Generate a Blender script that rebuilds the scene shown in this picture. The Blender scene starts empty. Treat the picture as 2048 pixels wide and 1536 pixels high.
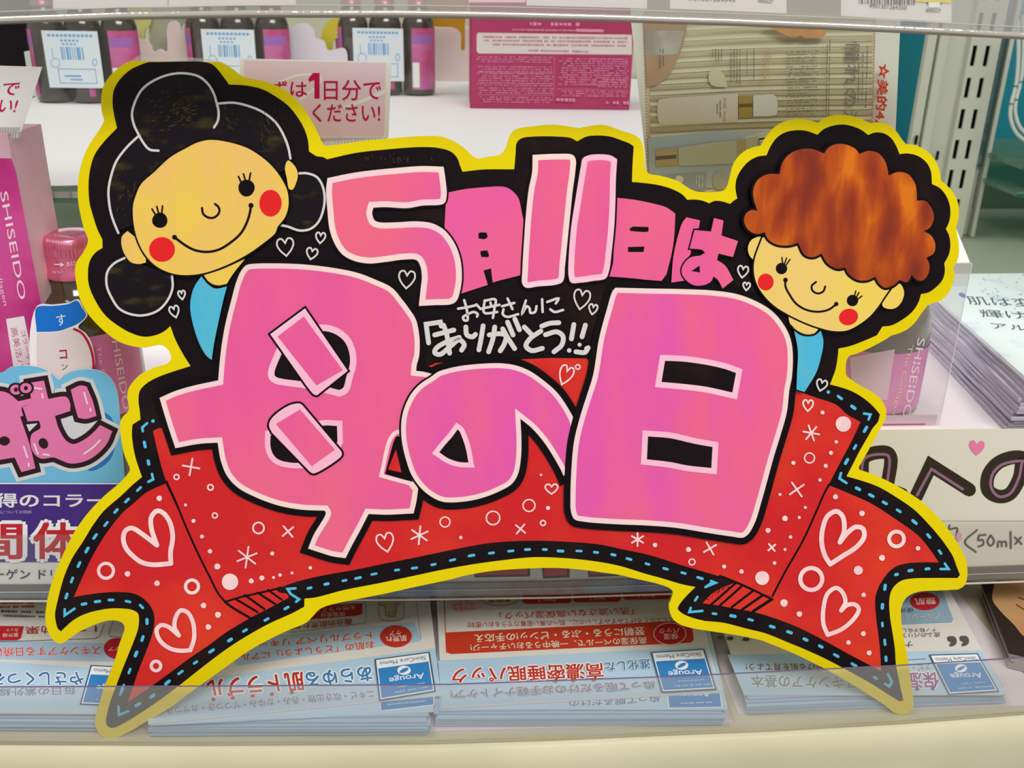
import bpy, math, random
from mathutils import Vector, Matrix
random.seed(7)
SC = bpy.context.scene
COL = SC.collection
# ------------------------------------------------------------------ camera
F = 2000.0
PITCH, YAW, ROLL = 23.0, -4.0, 1.2
RM = (Matrix.Rotation(math.radians(YAW), 3, 'Z') @ Matrix.Rotation(math.radians(90 - PITCH), 3, 'X')
      @ Matrix.Rotation(math.radians(ROLL), 3, 'Z'))
def ray(x, y): return RM @ Vector(((x - 1024) / F, -(y - 768) / F, -1))
CAM = -ray(1024, 1480) * 0.5
cd = bpy.data.cameras.new('camera'); cam = bpy.data.objects.new('camera', cd); COL.objects.link(cam)
cam.matrix_world = Matrix.Translation(CAM) @ RM.to_4x4()
cd.sensor_width = 36.0; cd.lens = F / 2048 * 36; cd.clip_start = 0.01; cd.clip_end = 20
cd.dof.use_dof = True; cd.dof.focus_distance = 0.50; cd.dof.aperture_fstop = 16
SC.camera = cam
# ------------------------------------------------------------------ light
w = bpy.data.worlds.new('world'); SC.world = w; w.use_nodes = True
w.node_tree.nodes['Background'].inputs[0].default_value = (1.0, 0.97, 0.93, 1)
w.node_tree.nodes['Background'].inputs[1].default_value = 0.50
def area(name, loc, target, sx, sy, power, color=(1, 1, 1)):
    l = bpy.data.lights.new(name, 'AREA'); l.shape = 'RECTANGLE'; l.size = sx; l.size_y = sy
    l.energy = power; l.color = color
    o = bpy.data.objects.new(name, l); COL.objects.link(o); o.location = loc
    o.rotation_euler = (Vector(target) - Vector(loc)).to_track_quat('-Z', 'Y').to_euler()
    return o
area('ceiling_light', (0.35, -1.15, 1.6), (0, 0.1, 0.15), 1.3, 0.4, 29, (1.0, 0.97, 0.92))
area('added_shelf_fill', (-0.1, 0.30, 0.238), (-0.1, 0.28, 0.0), 0.7, 0.02, 0.8, (1.0, 0.97, 0.97))  # added fill without a fixture, brightens the middle shelf
area('ceiling_light_back', (-0.9, 0.2, 1.9), (0, 0.3, 0.1), 1.2, 0.3, 16, (1.0, 0.98, 0.95))
SC.view_settings.view_transform = 'Standard'; SC.view_settings.look = 'None'
SC.view_settings.exposure = -0.09; SC.view_settings.gamma = 1.0
SC.view_settings.use_curve_mapping = False
KL = 1.0
# ------------------------------------------------------------------ materials
def lin(c):
    c /= 255.0
    return c / 12.92 if c <= 0.04045 else ((c + 0.055) / 1.055) ** 2.4
def rgb(c, k=None): return tuple(min(0.97, lin(v) / (KL if k is None else k)) for v in c) + (1,)
MC = {}
def mat(c, rough=0.45, metal=0.0, spec=0.15, c2=None, sc=60, st=(1, 1, 1), lo=0.4, hi=0.6, bump=0, det=3, coat=0):
    key = (c, rough, metal, spec, c2, sc, st, lo, hi, bump, det, coat)
    if key in MC: return MC[key]
    m = bpy.data.materials.new('paint'); m.use_nodes = True; nt = m.node_tree
    b = nt.nodes['Principled BSDF']
    b.inputs['Base Color'].default_value = rgb(c); b.inputs['Roughness'].default_value = rough
    b.inputs['Metallic'].default_value = metal; b.inputs['Specular IOR Level'].default_value = spec
    if coat: b.inputs['Coat Weight'].default_value = coat; b.inputs['Coat Roughness'].default_value = 0.12
    if c2 or bump:
        tc = nt.nodes.new('ShaderNodeTexCoord'); mp = nt.nodes.new('ShaderNodeMapping')
        mp.inputs['Scale'].default_value = st; nt.links.new(tc.outputs['Object'], mp.inputs[0])
        n = nt.nodes.new('ShaderNodeTexNoise'); n.inputs['Scale'].default_value = sc
        n.inputs['Detail'].default_value = det; nt.links.new(mp.outputs[0], n.inputs['Vector'])
    if c2:
        r = nt.nodes.new('ShaderNodeValToRGB'); e = r.color_ramp.elements
        e[0].position = lo; e[0].color = rgb(c); e[1].position = hi; e[1].color = rgb(c2)
        nt.links.new(n.outputs[0], r.inputs[0]); nt.links.new(r.outputs[0], b.inputs['Base Color'])
    if bump:
        bp = nt.nodes.new('ShaderNodeBump'); bp.inputs['Strength'].default_value = bump
        bp.inputs['Distance'].default_value = 0.001
        nt.links.new(n.outputs[0], bp.inputs['Height']); nt.links.new(bp.outputs[0], b.inputs['Normal'])
    MC[key] = m
    return m
def clear(c=(255, 255, 255), haze=0.12, gloss=0.06, rough=0.08, hc=(235, 235, 235)):
    key = ('clear', c, haze, gloss, rough, hc)
    if key in MC: return MC[key]
    m = bpy.data.materials.new('clear_plastic'); m.use_nodes = True; nt = m.node_tree
    for n in list(nt.nodes): nt.nodes.remove(n)
    o = nt.nodes.new('ShaderNodeOutputMaterial'); t = nt.nodes.new('ShaderNodeBsdfTransparent')
    t.inputs[0].default_value = tuple(lin(v) for v in c) + (1,)
    d = nt.nodes.new('ShaderNodeBsdfDiffuse'); d.inputs[0].default_value = tuple(lin(v) for v in hc) + (1,)
    g = nt.nodes.new('ShaderNodeBsdfGlossy'); g.inputs['Roughness'].default_value = rough
    m1 = nt.nodes.new('ShaderNodeMixShader'); m1.inputs[0].default_value = haze
    m2 = nt.nodes.new('ShaderNodeMixShader'); m2.inputs[0].default_value = gloss
    nt.links.new(t.outputs[0], m1.inputs[1]); nt.links.new(d.outputs[0], m1.inputs[2])
    nt.links.new(m1.outputs[0], m2.inputs[1]); nt.links.new(g.outputs[0], m2.inputs[2])
    nt.links.new(m2.outputs[0], o.inputs[0])
    MC[key] = m
    return m
# ------------------------------------------------------------------ 2D helpers
def P(s, sc=4.096):
    """'@ox,oy x,y x,y! ...' : points in the photo's pixels (or in a 4.096x crop of it); ! marks a sharp corner."""
    ox = oy = 0.0; k = 1.0; out = []
    for tok in s.split():
        if tok[0] == '@':
            v = tok[1:].split(','); ox, oy = float(v[0]), float(v[1]); k = float(v[2]) if len(v) > 2 else sc
            continue
        sh = tok.endswith('!'); a, b = tok.rstrip('!').split(',')
        out.append((ox + float(a) / k, oy + float(b) / k, sh))
    return out
def crom(p0, p1, p2, p3, n):
    def d(a, b): return max(1e-6, math.hypot(a[0] - b[0], a[1] - b[1]) ** 0.5)
    t0 = 0; t1 = t0 + d(p0, p1); t2 = t1 + d(p1, p2); t3 = t2 + d(p2, p3); res = []
    for i in range(n):
        t = t1 + (t2 - t1) * i / n; q = []
        for c in (0, 1):
            a1 = (t1 - t) / (t1 - t0) * p0[c] + (t - t0) / (t1 - t0) * p1[c]
            a2 = (t2 - t) / (t2 - t1) * p1[c] + (t - t1) / (t2 - t1) * p2[c]
            a3 = (t3 - t) / (t3 - t2) * p2[c] + (t - t2) / (t3 - t2) * p3[c]
            b1 = (t2 - t) / (t2 - t0) * a1 + (t - t0) / (t2 - t0) * a2
            b2 = (t3 - t) / (t3 - t1) * a2 + (t - t1) / (t3 - t1) * a3
            q.append((t2 - t) / (t2 - t1) * b1 + (t - t1) / (t2 - t1) * b2)
        res.append((q[0], q[1]))
    return res
def smooth(pts, closed=True, n=4):
    pts = [(p[0], p[1], (p[2] if len(p) > 2 else False)) for p in pts]
    N = len(pts)
    if N < 3: return [(p[0], p[1]) for p in pts]
    out = []
    rng = range(N) if closed else range(N - 1)
    for i in rng:
        a, b = pts[i], pts[(i + 1) % N]
        if a[2] and b[2]: out.append((a[0], a[1])); continue
        pr = pts[i - 1] if (closed or i > 0) and not a[2] else (2 * a[0] - b[0], 2 * a[1] - b[1])
        nx = pts[(i + 2) % N] if (closed or i + 2 < N) and not b[2] else (2 * b[0] - a[0], 2 * b[1] - a[1])
        L = math.hypot(a[0] - b[0], a[1] - b[1])
        out += crom(pr, a, b, nx, max(2, min(8, int(L / 4) + 1)) if n else 1)
    if not closed: out.append((pts[-1][0], pts[-1][1]))
    return out
def sarea(p): return sum(p[i - 1][0] * p[i][1] - p[i][0] * p[i - 1][1] for i in range(len(p))) / 2
def offs(p, d, closed=True):
    """each point moved by d to the left of travel (mitre limited)"""
    out = []; N = len(p)
    for i in range(N):
        a = p[i - 1] if closed or i > 0 else None; c = p[(i + 1) % N] if closed or i < N - 1 else None; b = p[i]
        ns = []
        for u, v in ((a, b), (b, c)):
            if u is None or v is None: continue
            dx, dy = v[0] - u[0], v[1] - u[1]; L = math.hypot(dx, dy)
            if L > 1e-6: ns.append((dy / L, -dx / L))
        if not ns: out.append(b); continue
        if len(ns) == 1: nx, ny = ns[0]
        else:
            nx, ny = ns[0][0] + ns[1][0], ns[0][1] + ns[1][1]; L = math.hypot(nx, ny)
            if L < 1e-3: nx, ny = ns[0]
            else:
                nx /= L; ny /= L; k = nx * ns[0][0] + ny * ns[0][1]; k = 1 / max(0.42, k); nx *= k; ny *= k
        out.append((b[0] + nx * d, b[1] + ny * d))
    return out
def clean(p, o, d, closed):
    """collapse offset points that fell inside the turn of a tight corner"""
    if abs(d) < 0.6: return o
    N = len(p); segs = [(p[i], p[(i + 1) % N]) for i in range(N if closed else N - 1)]; lim = (abs(d) * 0.93) ** 2
    cum = [0.0]
    for (ax, ay), (bx, by) in segs: cum.append(cum[-1] + math.hypot(bx - ax, by - ay))
    T = cum[-1]; win = abs(d) * 3.2
    def bad(q, i):
        for j, ((ax, ay), (bx, by)) in enumerate(segs):
            g = min(abs(cum[j] - cum[i]), abs(cum[j + 1] - cum[i]))
            if closed: g = min(g, T - g)
            if g > win: continue
            if min(ax, bx) - q[0] > abs(d) or q[0] - max(ax, bx) > abs(d): continue
            dx, dy = bx - ax, by - ay; L = dx * dx + dy * dy; t = ((q[0] - ax) * dx + (q[1] - ay) * dy) / L if L else 0; t = 0 if t < 0 else 1 if t > 1 else t
            if (q[0] - ax - t * dx) ** 2 + (q[1] - ay - t * dy) ** 2 < lim: return True
        return False
    f = [bad(q, i) for i, q in enumerate(o)]
    if all(f) or not any(f): return o
    out = list(o)
    for i in range(N):
        if f[i]:
            best = None
            for s in range(1, N):
                for j in (i - s, i + s):
                    if closed: j %= N
                    elif j < 0 or j >= N: continue
                    if not f[j]: best = j; break
                if best is not None: break
            out[i] = o[best]
    return out
def dedupe(p):
    out = []
    for q in p:
        if not out or math.hypot(q[0] - out[-1][0], q[1] - out[-1][1]) > 0.15: out.append(q)
    if len(out) > 2 and math.hypot(out[0][0] - out[-1][0], out[0][1] - out[-1][1]) < 0.15: out.pop()
    return out
# ------------------------------------------------------------------ surfaces that carry print
class Plane:
    def __init__(s, pt, nrm, eps=4e-5):
        s.p = Vector(pt); s.n = Vector(nrm).normalized(); s.k = 0; s.eps = eps
        if (CAM - s.p).dot(s.n) < 0: s.n = -s.n
    def at(s, x, y, o=None):
        v = ray(x, y); o = s.k * s.eps if o is None else o
        q = s.p + s.n * o
        return CAM + v * ((q - CAM).dot(s.n) / v.dot(s.n))
class Cyl:
    def __init__(s, c, r, eps=4e-5): s.c = Vector(c); s.r = r; s.k = 0; s.eps = eps
    def at(s, x, y, o=None):
        v = ray(x, y); r = s.r + (s.k * s.eps if o is None else o)
        ox, oy = CAM.x - s.c.x, CAM.y - s.c.y
        a = v.x ** 2 + v.y ** 2; b = 2 * (ox * v.x + oy * v.y); c = ox * ox + oy * oy - r * r
        D = max(0, b * b - 4 * a * c)
        return CAM + v * ((-b - math.sqrt(D)) / (2 * a))
def onz(x, y, z): return Plane((0, 0, z), (0, 0, 1)).at(x, y)
def ony(x, y, Y): return Plane((0, Y, 0), (0, -1, 0)).at(x, y)
# ------------------------------------------------------------------ objects
def empty(name, loc, label=None, cat=None, group=None):
    o = bpy.data.objects.new(name, None); COL.objects.link(o); o.location = loc; o.empty_display_size = 0.02
    tag(o, label, cat, group); return o
def tag(o, label=None, cat=None, group=None, kind=None):
    for k, v in (('label', label), ('category', cat), ('group', group), ('kind', kind)):
        if v: o[k] = v
    return o
def origin(o):
    v = Vector(o.location)
    while o.parent: o = o.parent; v += Vector(o.location)
    return v
class Part:
    """one mesh object gathered from faces, in world coordinates"""
    def __init__(s, name, parent=None, surf=None, kind=None, label=None):
        s.name = name; s.parent = parent; s.surf = surf; s.v = []; s.f = []; s.mi = []; s.mats = []; s.kind = kind; s.label = label; s.sm = []
    def m(s, mt):
        if mt not in s.mats: s.mats.append(mt)
        return s.mats.index(mt)
    def face(s, pts, mt):
        b = len(s.v); s.v += [tuple(p) for p in pts]; s.f.append(tuple(range(b, b + len(pts)))); s.mi.append(s.m(mt)); s.sm.append(False)
    def up(s, n=1): s.surf.k += n; return s
    def poly(s, pts, mt, sm=True, up=True):
        if isinstance(pts, str): pts = P(pts)
        p = dedupe(smooth(pts) if sm else [(q[0], q[1]) for q in pts])
        if sarea(p) > 0: p = p[::-1]
        s.surf.k += 1 if up else .2
        s.face([s.surf.at(*q) for q in p], mt); return p
    def strip(s, pts, a, b, mt, closed=True, sm=True, up=True):
        """band between offsets a and b; for closed paths positive = outside"""
        if isinstance(pts, str): pts = P(pts)
        p = dedupe(smooth(pts, closed) if sm else [(q[0], q[1]) for q in pts])
        if closed and sarea(p) < 0: p = p[::-1]
        A, B = clean(p, offs(p, a, closed), a, closed), clean(p, offs(p, b, closed), b, closed)
        s.surf.k += 1 if up else .12
        N = len(p); base = len(s.v)
        s.v += [tuple(s.surf.at(*q)) for q in A] + [tuple(s.surf.at(*q)) for q in B]
        i0 = s.m(mt)
        for i in range(N if closed else N - 1):
            j = (i + 1) % N; s.f.append((base + i, base + j, base + N + j, base + N + i)); s.mi.append(i0); s.sm.append(False)
        return s
    def line(s, pts, wd, mt, closed=False, sm=True, up=True, cap=True, taper=0):
        if isinstance(pts, str): pts = P(pts)
        if closed: return s.strip(pts, -wd / 2, wd / 2, mt, True, sm, up)
        p = dedupe(smooth(pts, False) if sm else [(q[0], q[1]) for q in pts])
        if len(p) < 2: return s
        s.surf.k += 1 if up else .12
        A, B = clean(p, offs(p, wd / 2, False), wd / 2, False), clean(p, offs(p, -wd / 2, False), wd / 2, False)
        N = len(p); base = len(s.v); i0 = s.m(mt)
        s.v += [tuple(s.surf.at(*q)) for q in A] + [tuple(s.surf.at(*q)) for q in B]
        for i in range(N - 1):
            s.f.append((base + i, base + i + 1, base + N + i + 1, base + N + i)); s.mi.append(i0); s.sm.append(False)
        if cap:
            for e, nb in ((p[0], p[1]), (p[-1], p[-2])):
                an = math.atan2(e[1] - nb[1], e[0] - nb[0])
                pts2 = [(e[0] + wd / 2 * math.cos(an + t), e[1] + wd / 2 * math.sin(an + t)) for t in [math.pi * (k / 6 - 0.5) for k in range(7)]]
                s.face([s.surf.at(*q) for q in pts2][::-1], mt)
        return s
    def disc(s, x, y, rx, mt, ry=None, rot=0, n=20, up=False, wob=0.0):
        ry = ry or rx; c, q = math.cos(rot), math.sin(rot); pts = []
        for k in range(n):
            a = -2 * math.pi * k / n; r = 1 + wob * math.sin(3 * a + x)
            u, v = rx * r * math.cos(a), ry * r * math.sin(a)
            pts.append((x + u * c - v * q, y + u * q + v * c))
        s.surf.k += 1 if up else .06
        s.face([s.surf.at(*p) for p in pts], mt); return s
    def ring(s, x, y, r, wd, mt, ry=None, up=False):
        ry = ry or r
        pts = [(x + r * math.cos(2 * math.pi * k / 20), y + ry * math.sin(2 * math.pi * k / 20)) for k in range(20)]
        return s.strip(pts, -wd / 2, wd / 2, mt, True, False, up)
    def text(s, body, p0, p1, h, mt, up=None, bold=0.0, halo=None, hw=0.03, fill=1.0):
        """text whose baseline runs p0 -> p1 in photo pixels; h = pixel vector from baseline to cap top"""
        if isinstance(h, (int, float)): 
            dx, dy = p1[0] - p0[0], p1[1] - p0[1]; L = math.hypot(dx, dy); h = (dy / L * h, -dx / L * h)
        me = glyphs(body, 0.0); x0, x1, y0, y1 = glyphs_box(body)
        jobs = []
        if halo: jobs += [(halo, (bold + hw) * math.cos(t), (bold + hw) * math.sin(t)) for t in [math.pi * q / 4 for q in range(8)]]
        r = bold * .8
        jobs += [(mt, r * math.cos(t), r * math.sin(t)) for t in [math.pi / 4 + math.pi * q / 2 for q in range(4)]] if bold > .006 else [(mt, 0, 0)]
        s.surf.k += .5; last = None
        for mt_, ux, uy in jobs:
            s.surf.k += .5 if mt_ is not last else .15; last = mt_; base = len(s.v); i0 = s.m(mt_)
            for v in me.vertices:
                u = (v.co.x + ux - x0) / (x1 - x0); t = (v.co.y + uy) / 0.80
                s.v.append(tuple(s.surf.at(p0[0] + (p1[0] - p0[0]) * u + h[0] * t, p0[1] + (p1[1] - p0[1]) * u + h[1] * t)))
            for f in me.polygons:
                s.f.append(tuple(base + i for i in f.vertices)); s.mi.append(i0); s.sm.append(False)
        return s
    def box(s, a, b, mt):
        x0, y0, z0 = a; x1, y1, z1 = b
        c = [(x0, y0, z0), (x1, y0, z0), (x1, y1, z0), (x0, y1, z0), (x0, y0, z1), (x1, y0, z1), (x1, y1, z1), (x0, y1, z1)]
        s.hexa(c, mt); return s
    def hexa(s, c, mt):
        b = len(s.v); s.v += [tuple(p) for p in c]; i0 = s.m(mt)
        for f in ((3, 2, 1, 0), (4, 5, 6, 7), (0, 1, 5, 4), (1, 2, 6, 5), (2, 3, 7, 6), (3, 0, 4, 7)):
            s.f.append(tuple(b + i for i in f)); s.mi.append(i0); s.sm.append(False)
        return s
    def slab(s, top, d, mt):
        """prism: polygon 'top' (world points) extruded by vector d"""
        d = Vector(d); N = len(top); b = len(s.v); i0 = s.m(mt)
        s.v += [tuple(p) for p in top] + [tuple(Vector(p) + d) for p in top]
        s.f.append(tuple(b + i for i in range(N))); s.f.append(tuple(b + N + i for i in reversed(range(N))))
        for i in range(N): j = (i + 1) % N; s.f.append((b + j, b + i, b + N + i, b + N + j))
        s.mi += [i0] * (N + 2); s.sm += [False] * (N + 2); return s
    def lathe(s, c, prof, mt, n=40, a0=0.0, a1=2 * math.pi, flute=0, axis=None):
        c = Vector(c); b = len(s.v); i0 = s.m(mt); full = abs(a1 - a0 - 2 * math.pi) < 1e-6; cols = n if full else n + 1
        for r, z in prof:
            for k in range(cols):
                a = a0 + (a1 - a0) * k / n; rr = r * (1 + (flute if k % 2 else 0))
                s.v.append((c.x + rr * math.cos(a), c.y + rr * math.sin(a), c.z + z))
        for i in range(len(prof) - 1):
            for k in range(n):
                j = (k + 1) % cols; p, q = b + i * cols, b + (i + 1) * cols
                s.f.append((p + k, p + j, q + j, q + k)); s.mi.append(i0); s.sm.append(not flute)
        return s
    def tube(s, pts, r, mt, n=8):
        b = len(s.v); i0 = s.m(mt); pts = [Vector(p) for p in pts]
        for i, p in enumerate(pts):
            t = (pts[min(i + 1, len(pts) - 1)] - pts[max(i - 1, 0)]).normalized()
            u = t.cross(Vector((0, 0, 1)))
            if u.length < 1e-3: u = t.cross(Vector((1, 0, 0)))
            u.normalize(); v = t.cross(u)
            for k in range(n):
                a = 2 * math.pi * k / n; s.v.append(tuple(p + (u * math.cos(a) + v * math.sin(a)) * r))
        for i in range(len(pts) - 1):
            for k in range(n):
                j = (k + 1) % n; s.f.append((b + i * n + k, b + i * n + j, b + (i + 1) * n + j, b + (i + 1) * n + k)); s.mi.append(i0); s.sm.append(True)
        return s
    def end(s):
        o0 = origin(s.parent) if s.parent else None
        if o0 is None:
            xs = [v[0] for v in s.v]; ys = [v[1] for v in s.v]; zs = [v[2] for v in s.v]
            o0 = Vector(((min(xs) + max(xs)) / 2, (min(ys) + max(ys)) / 2, min(zs)))
        me = bpy.data.meshes.new(s.name)
        me.from_pydata([(v[0] - o0.x, v[1] - o0.y, v[2] - o0.z) for v in s.v], [], s.f)
        for mt in s.mats: me.materials.append(mt)
        me.polygons.foreach_set('material_index', s.mi); me.polygons.foreach_set('use_smooth', s.sm); me.update()
        o = bpy.data.objects.new(s.name, me); COL.objects.link(o)
        if s.parent: o.parent = s.parent
        else: o.location = o0
        if s.kind: o['kind'] = s.kind
        if s.label: o['label'] = s.label
        s.obj = o; return o
GC = {}
def glyphs(body, off):
    key = (body, round(off, 4))
    if key not in GC:
        c = bpy.data.curves.new('g', 'FONT'); c.body = body; c.offset = off; c.resolution_u = 3
        o = bpy.data.objects.new('g', c); COL.objects.link(o)
        GC[key] = bpy.data.meshes.new_from_object(o.evaluated_get(bpy.context.evaluated_depsgraph_get()))
        bpy.data.objects.remove(o); bpy.data.curves.remove(c)
    return GC[key]
def glyphs_box(body):
    me = glyphs(body, 0.0); xs = [v.co.x for v in me.vertices]; ys = [v.co.y for v in me.vertices]
    return min(xs), max(xs), min(ys), max(ys)
def tiny(part, p0, p1, h, mt, n=1, gap=0, dens=0.75, up=True):
    """lines of print too small to read: rows of short uneven marks"""
    if up: part.surf.k += 1
    L = math.hypot(p1[0] - p0[0], p1[1] - p0[1]); ux, uy = (p1[0] - p0[0]) / L, (p1[1] - p0[1]) / L
    for r in range(n):
        t = 0; ox, oy = -uy * gap * r, ux * gap * r; end = L * random.uniform(0.82, 1) if n > 1 else L
        while t < end:
            q = h * random.uniform(0.5, 1.0)
            if random.random() < dens + 0.15:
                hh = h * random.uniform(0.5, 1.0) / 2
                x, y = p0[0] + ux * t + ox, p0[1] + uy * t + oy
                pts = [(x - uy * hh, y + ux * hh), (x + ux * q + -uy * hh, y + uy * q + ux * hh), (x + ux * q + uy * hh, y + uy * q - ux * hh), (x + uy * hh, y - ux * hh)]
                if sarea(pts) > 0: pts = pts[::-1]
                part.face([part.surf.at(*v) for v in pts], mt)
            t += q + h * 0.28
# ------------------------------------------------------------------ common colours
BEIGE = mat((208, 202, 174), 0.35, c2=(194, 188, 160), sc=9, lo=0.35, hi=0.7)
METALW = mat((205, 206, 196), 0.4)
PAPER = mat((250, 240, 246), 0.6)
WHITE = mat((240, 238, 235), 0.6)
BLK = mat((22, 18, 20), 0.4)
ACR = clear(haze=0.10, gloss=0.05)
GUARD = clear(haze=0.16, gloss=0.05, rough=0.15, hc=(190, 188, 182))  # pale diffuse share paints in the bright floor reflected by the guard
# ------------------------------------------------------------------ levels of the display
ZM, YM = 0.128, 0.0815      # middle shelf surface and front
ZG, YG = 0.2485, 0.120      # glass shelf
YB = 0.70                   # back wall
def front(px): # the slightly bowed front line of the deck, world y at world x
    return px
rim_px = [(-160, 1480), (0, 1482), (400, 1484), (850, 1481), (1100, 1474), (1300, 1465), (1548, 1455), (1800, 1441), (2048, 1422), (2200, 1410)]
RIM = [onz(x, y, 0.0) for x, y in rim_px]
def rim_y(x):
    for a, b in zip(RIM, RIM[1:]):
        if a.x <= x <= b.x: return a.y + (b.y - a.y) * (x - a.x) / (b.x - a.x)
    return RIM[0].y if x < RIM[0].x else RIM[-1].y
XL, XR = -0.62, 0.70
# deck
p = Part('floor', kind='structure')
top = [(RIM[0].x - 0.3, RIM[0].y, 0)] + [tuple(r) for r in RIM] + [(RIM[-1].x + 0.35, RIM[-1].y + .03, 0), (XR, YB, 0), (XL, YB, 0)]
p.slab(top, (0, 0, -0.004), BEIGE); p.end()['label'] = 'beige metal bottom deck of the display shelf'
# front lip, following the rim: slit, rounded nose, fascia
lip = Part('trim_1', kind='structure')
prof = [(-0.0006, -0.006), (-0.0022, -0.004), (-0.0024, 0.0), (-0.0036, 0.0003), (-0.0055, -0.0012), (-0.0078, -0.0045), (-0.0092, -0.009), (-0.0098, -0.016), (-0.0098, -0.05), (-0.0085, -0.055), (-0.0085, -0.16)]
xs = [(RIM[0].x - 0.3, RIM[0].y)] + [(r.x, r.y) for r in RIM] + [(RIM[-1].x + 0.35, RIM[-1].y + .03)]
b = len(lip.v); i0 = lip.m(BEIGE)
for x, y in xs:
    for dy, z in prof: lip.v.append((x, y + dy, z))
n = len(prof)
for i in range(len(xs) - 1):
    for k in range(n - 1): lip.f.append((i * n + k, (i + 1) * n + k, (i + 1) * n + k + 1, i * n + k + 1)); lip.mi.append(0); lip.sm.append(True)
lip.end()['label'] = 'rounded beige metal front lip of the bottom deck'
# back wall, teal board at right, side of next bay
p = Part('wall_back', kind='structure'); p.box((XL, YB, -0.1), (XR + .3, YB + 0.01, 0.75), mat((176, 178, 158), 0.6)); p.end()
# pink liner paper on deck
p = Part('liner_paper', surf=Plane((0, 0, 0.0004), (0, 0, 1)))
l0, l1 = onz(800, 1455, 0.0004), onz(1468, 1451, 0.0004)
p.slab([(l0.x, onz(900, 1463, 0).y, 0.0006), (l1.x, onz(900, 1463, 0).y, 0.0006), (l1.x, 0.5, 0.0006), (l0.x, 0.5, 0.0006)], (0, 0, -0.0005), mat((232, 212, 222), 0.6))
tag(p.end(), 'pale pink paper liner lying on the beige metal deck under the flyers', 'paper')
p = Part('liner_paper')
l0, l1 = onz(1474, 1425, 0), onz(2120, 1440, 0)
p.slab([(l0.x, onz(1474, 1429, 0).y, 0.0006), (l1.x, onz(1474, 1429, 0).y, 0.0006), (l1.x, 0.5, 0.0006), (l0.x, 0.5, 0.0006)], (0, 0, -0.0005), mat((226, 214, 218), 0.6))
tag(p.end(), 'second paper liner at the right end, under the flyers with the quotation marks', 'paper')
# middle shelf
p = Part('middle_shelf'); p.box((XL, YM + 0.001, ZM - 0.006), (XR, YB - 0.001, ZM - 0.0008), mat((168, 172, 154), .45))
o = p.end(); tag(o, 'grey green middle shelf board carrying bottles and brochures behind the price holder', 'shelf')
# paper on it
p = Part('shelf_paper'); p.box((XL + .01, YM + 0.003, ZM - 0.0007), (XR - .01, YM + 0.22, ZM - 0.0001), PAPER)
tag(p.end(), 'white paper covering the middle shelf under the boxes', 'paper')
# glass shelf
GLS = clear((230, 240, 234), haze=0.10, gloss=0.09, rough=0.05, hc=(180, 196, 184))
GEDGE = mat((70, 120, 100), 0.15, spec=0.8)
XG = ony(1797, 384, YG).x
g = empty('glass_shelf', (0, YG, ZG), 'greenish glass shelf with bright front edge, above the middle shelf', 'shelf')
p = Part('glass_pane', g); p.box((XL, YG, ZG - 0.006), (XG, YB - .02, ZG), GLS); p.end()
p = Part('polished_edge', g, label='dark green polished glass edge'); p.box((XL, YG - 0.0006, ZG - 0.0058), (XG, YG - 0.0001, ZG - 0.0034), GEDGE)
p.box((XL, YG - 0.0006, ZG - 0.0033), (XG, YG - 0.0001, ZG - 0.0002), clear((225, 240, 230), 0.25, 0.25)); p.end()
# ------------------------------------------------------------------ upper price rail
YR = 0.03
rs = Plane((0, YR, 0), (0, -1, 0))
r0 = rs.at(1024, 30)
rail = empty('price_rail', (r0.x, YR, r0.z), 'clear acrylic price rail with white tags across the top', 'price rail')
edge = [(-120, 50), (0, 41), (250, 32), (500, 28), (800, 28), (1000, 31), (1200, 36), (1450, 44), (1700, 54), (1900, 64), (2048, 72), (2180, 80)]
TOPY = -95
for nm, dy, m_ in (('front_sheet', -0.0022, clear(haze=0.10, gloss=0.05)), ('back_sheet', 0.0006, clear(haze=0.26, gloss=0.04, hc=(150, 150, 142)))):
    p = Part(nm, rail, rs); q = [rs.at(x, y - 4) for x, y in edge] + [rs.at(x, TOPY) for x, y in edge[::-1]]
    p.slab([v + Vector((0, dy, 0)) for v in q], (0, 0.001, 0), m_); p.end()
p = Part('bottom_bead', rail, label='bright glossy bottom bead')
CHR = mat((235, 232, 220), 0.06, spec=1.0, metal=0.75, bump=0.25, sc=260, st=(1, 1, 1))
p.tube([rs.at(a, b - 3.0) + Vector((0, -0.0012, 0)) for a, b in edge], 0.00085, CHR)
p.tube([rs.at(a, b + 0.5) + Vector((0, -0.0012, 0)) for a, b in edge], 0.00035, CHR)
p.tube([rs.at(a, b - 18) + Vector((0, -0.0024, 0)) for a, b in edge], 0.00018, mat((190, 188, 178), 0.2)); 
p.tube([rs.at(a, b + 4) + Vector((0, -0.0008, 0)) for a, b in edge], 0.0006, mat((120, 115, 105), 0.3))
p.end()
p = Part('back_plate', rail); p.box((XL, YR + 0.004, rs.at(1024, -95).z), (XR, YR + 0.006, rs.at(1024, -180).z), METALW); p.end()
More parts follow.
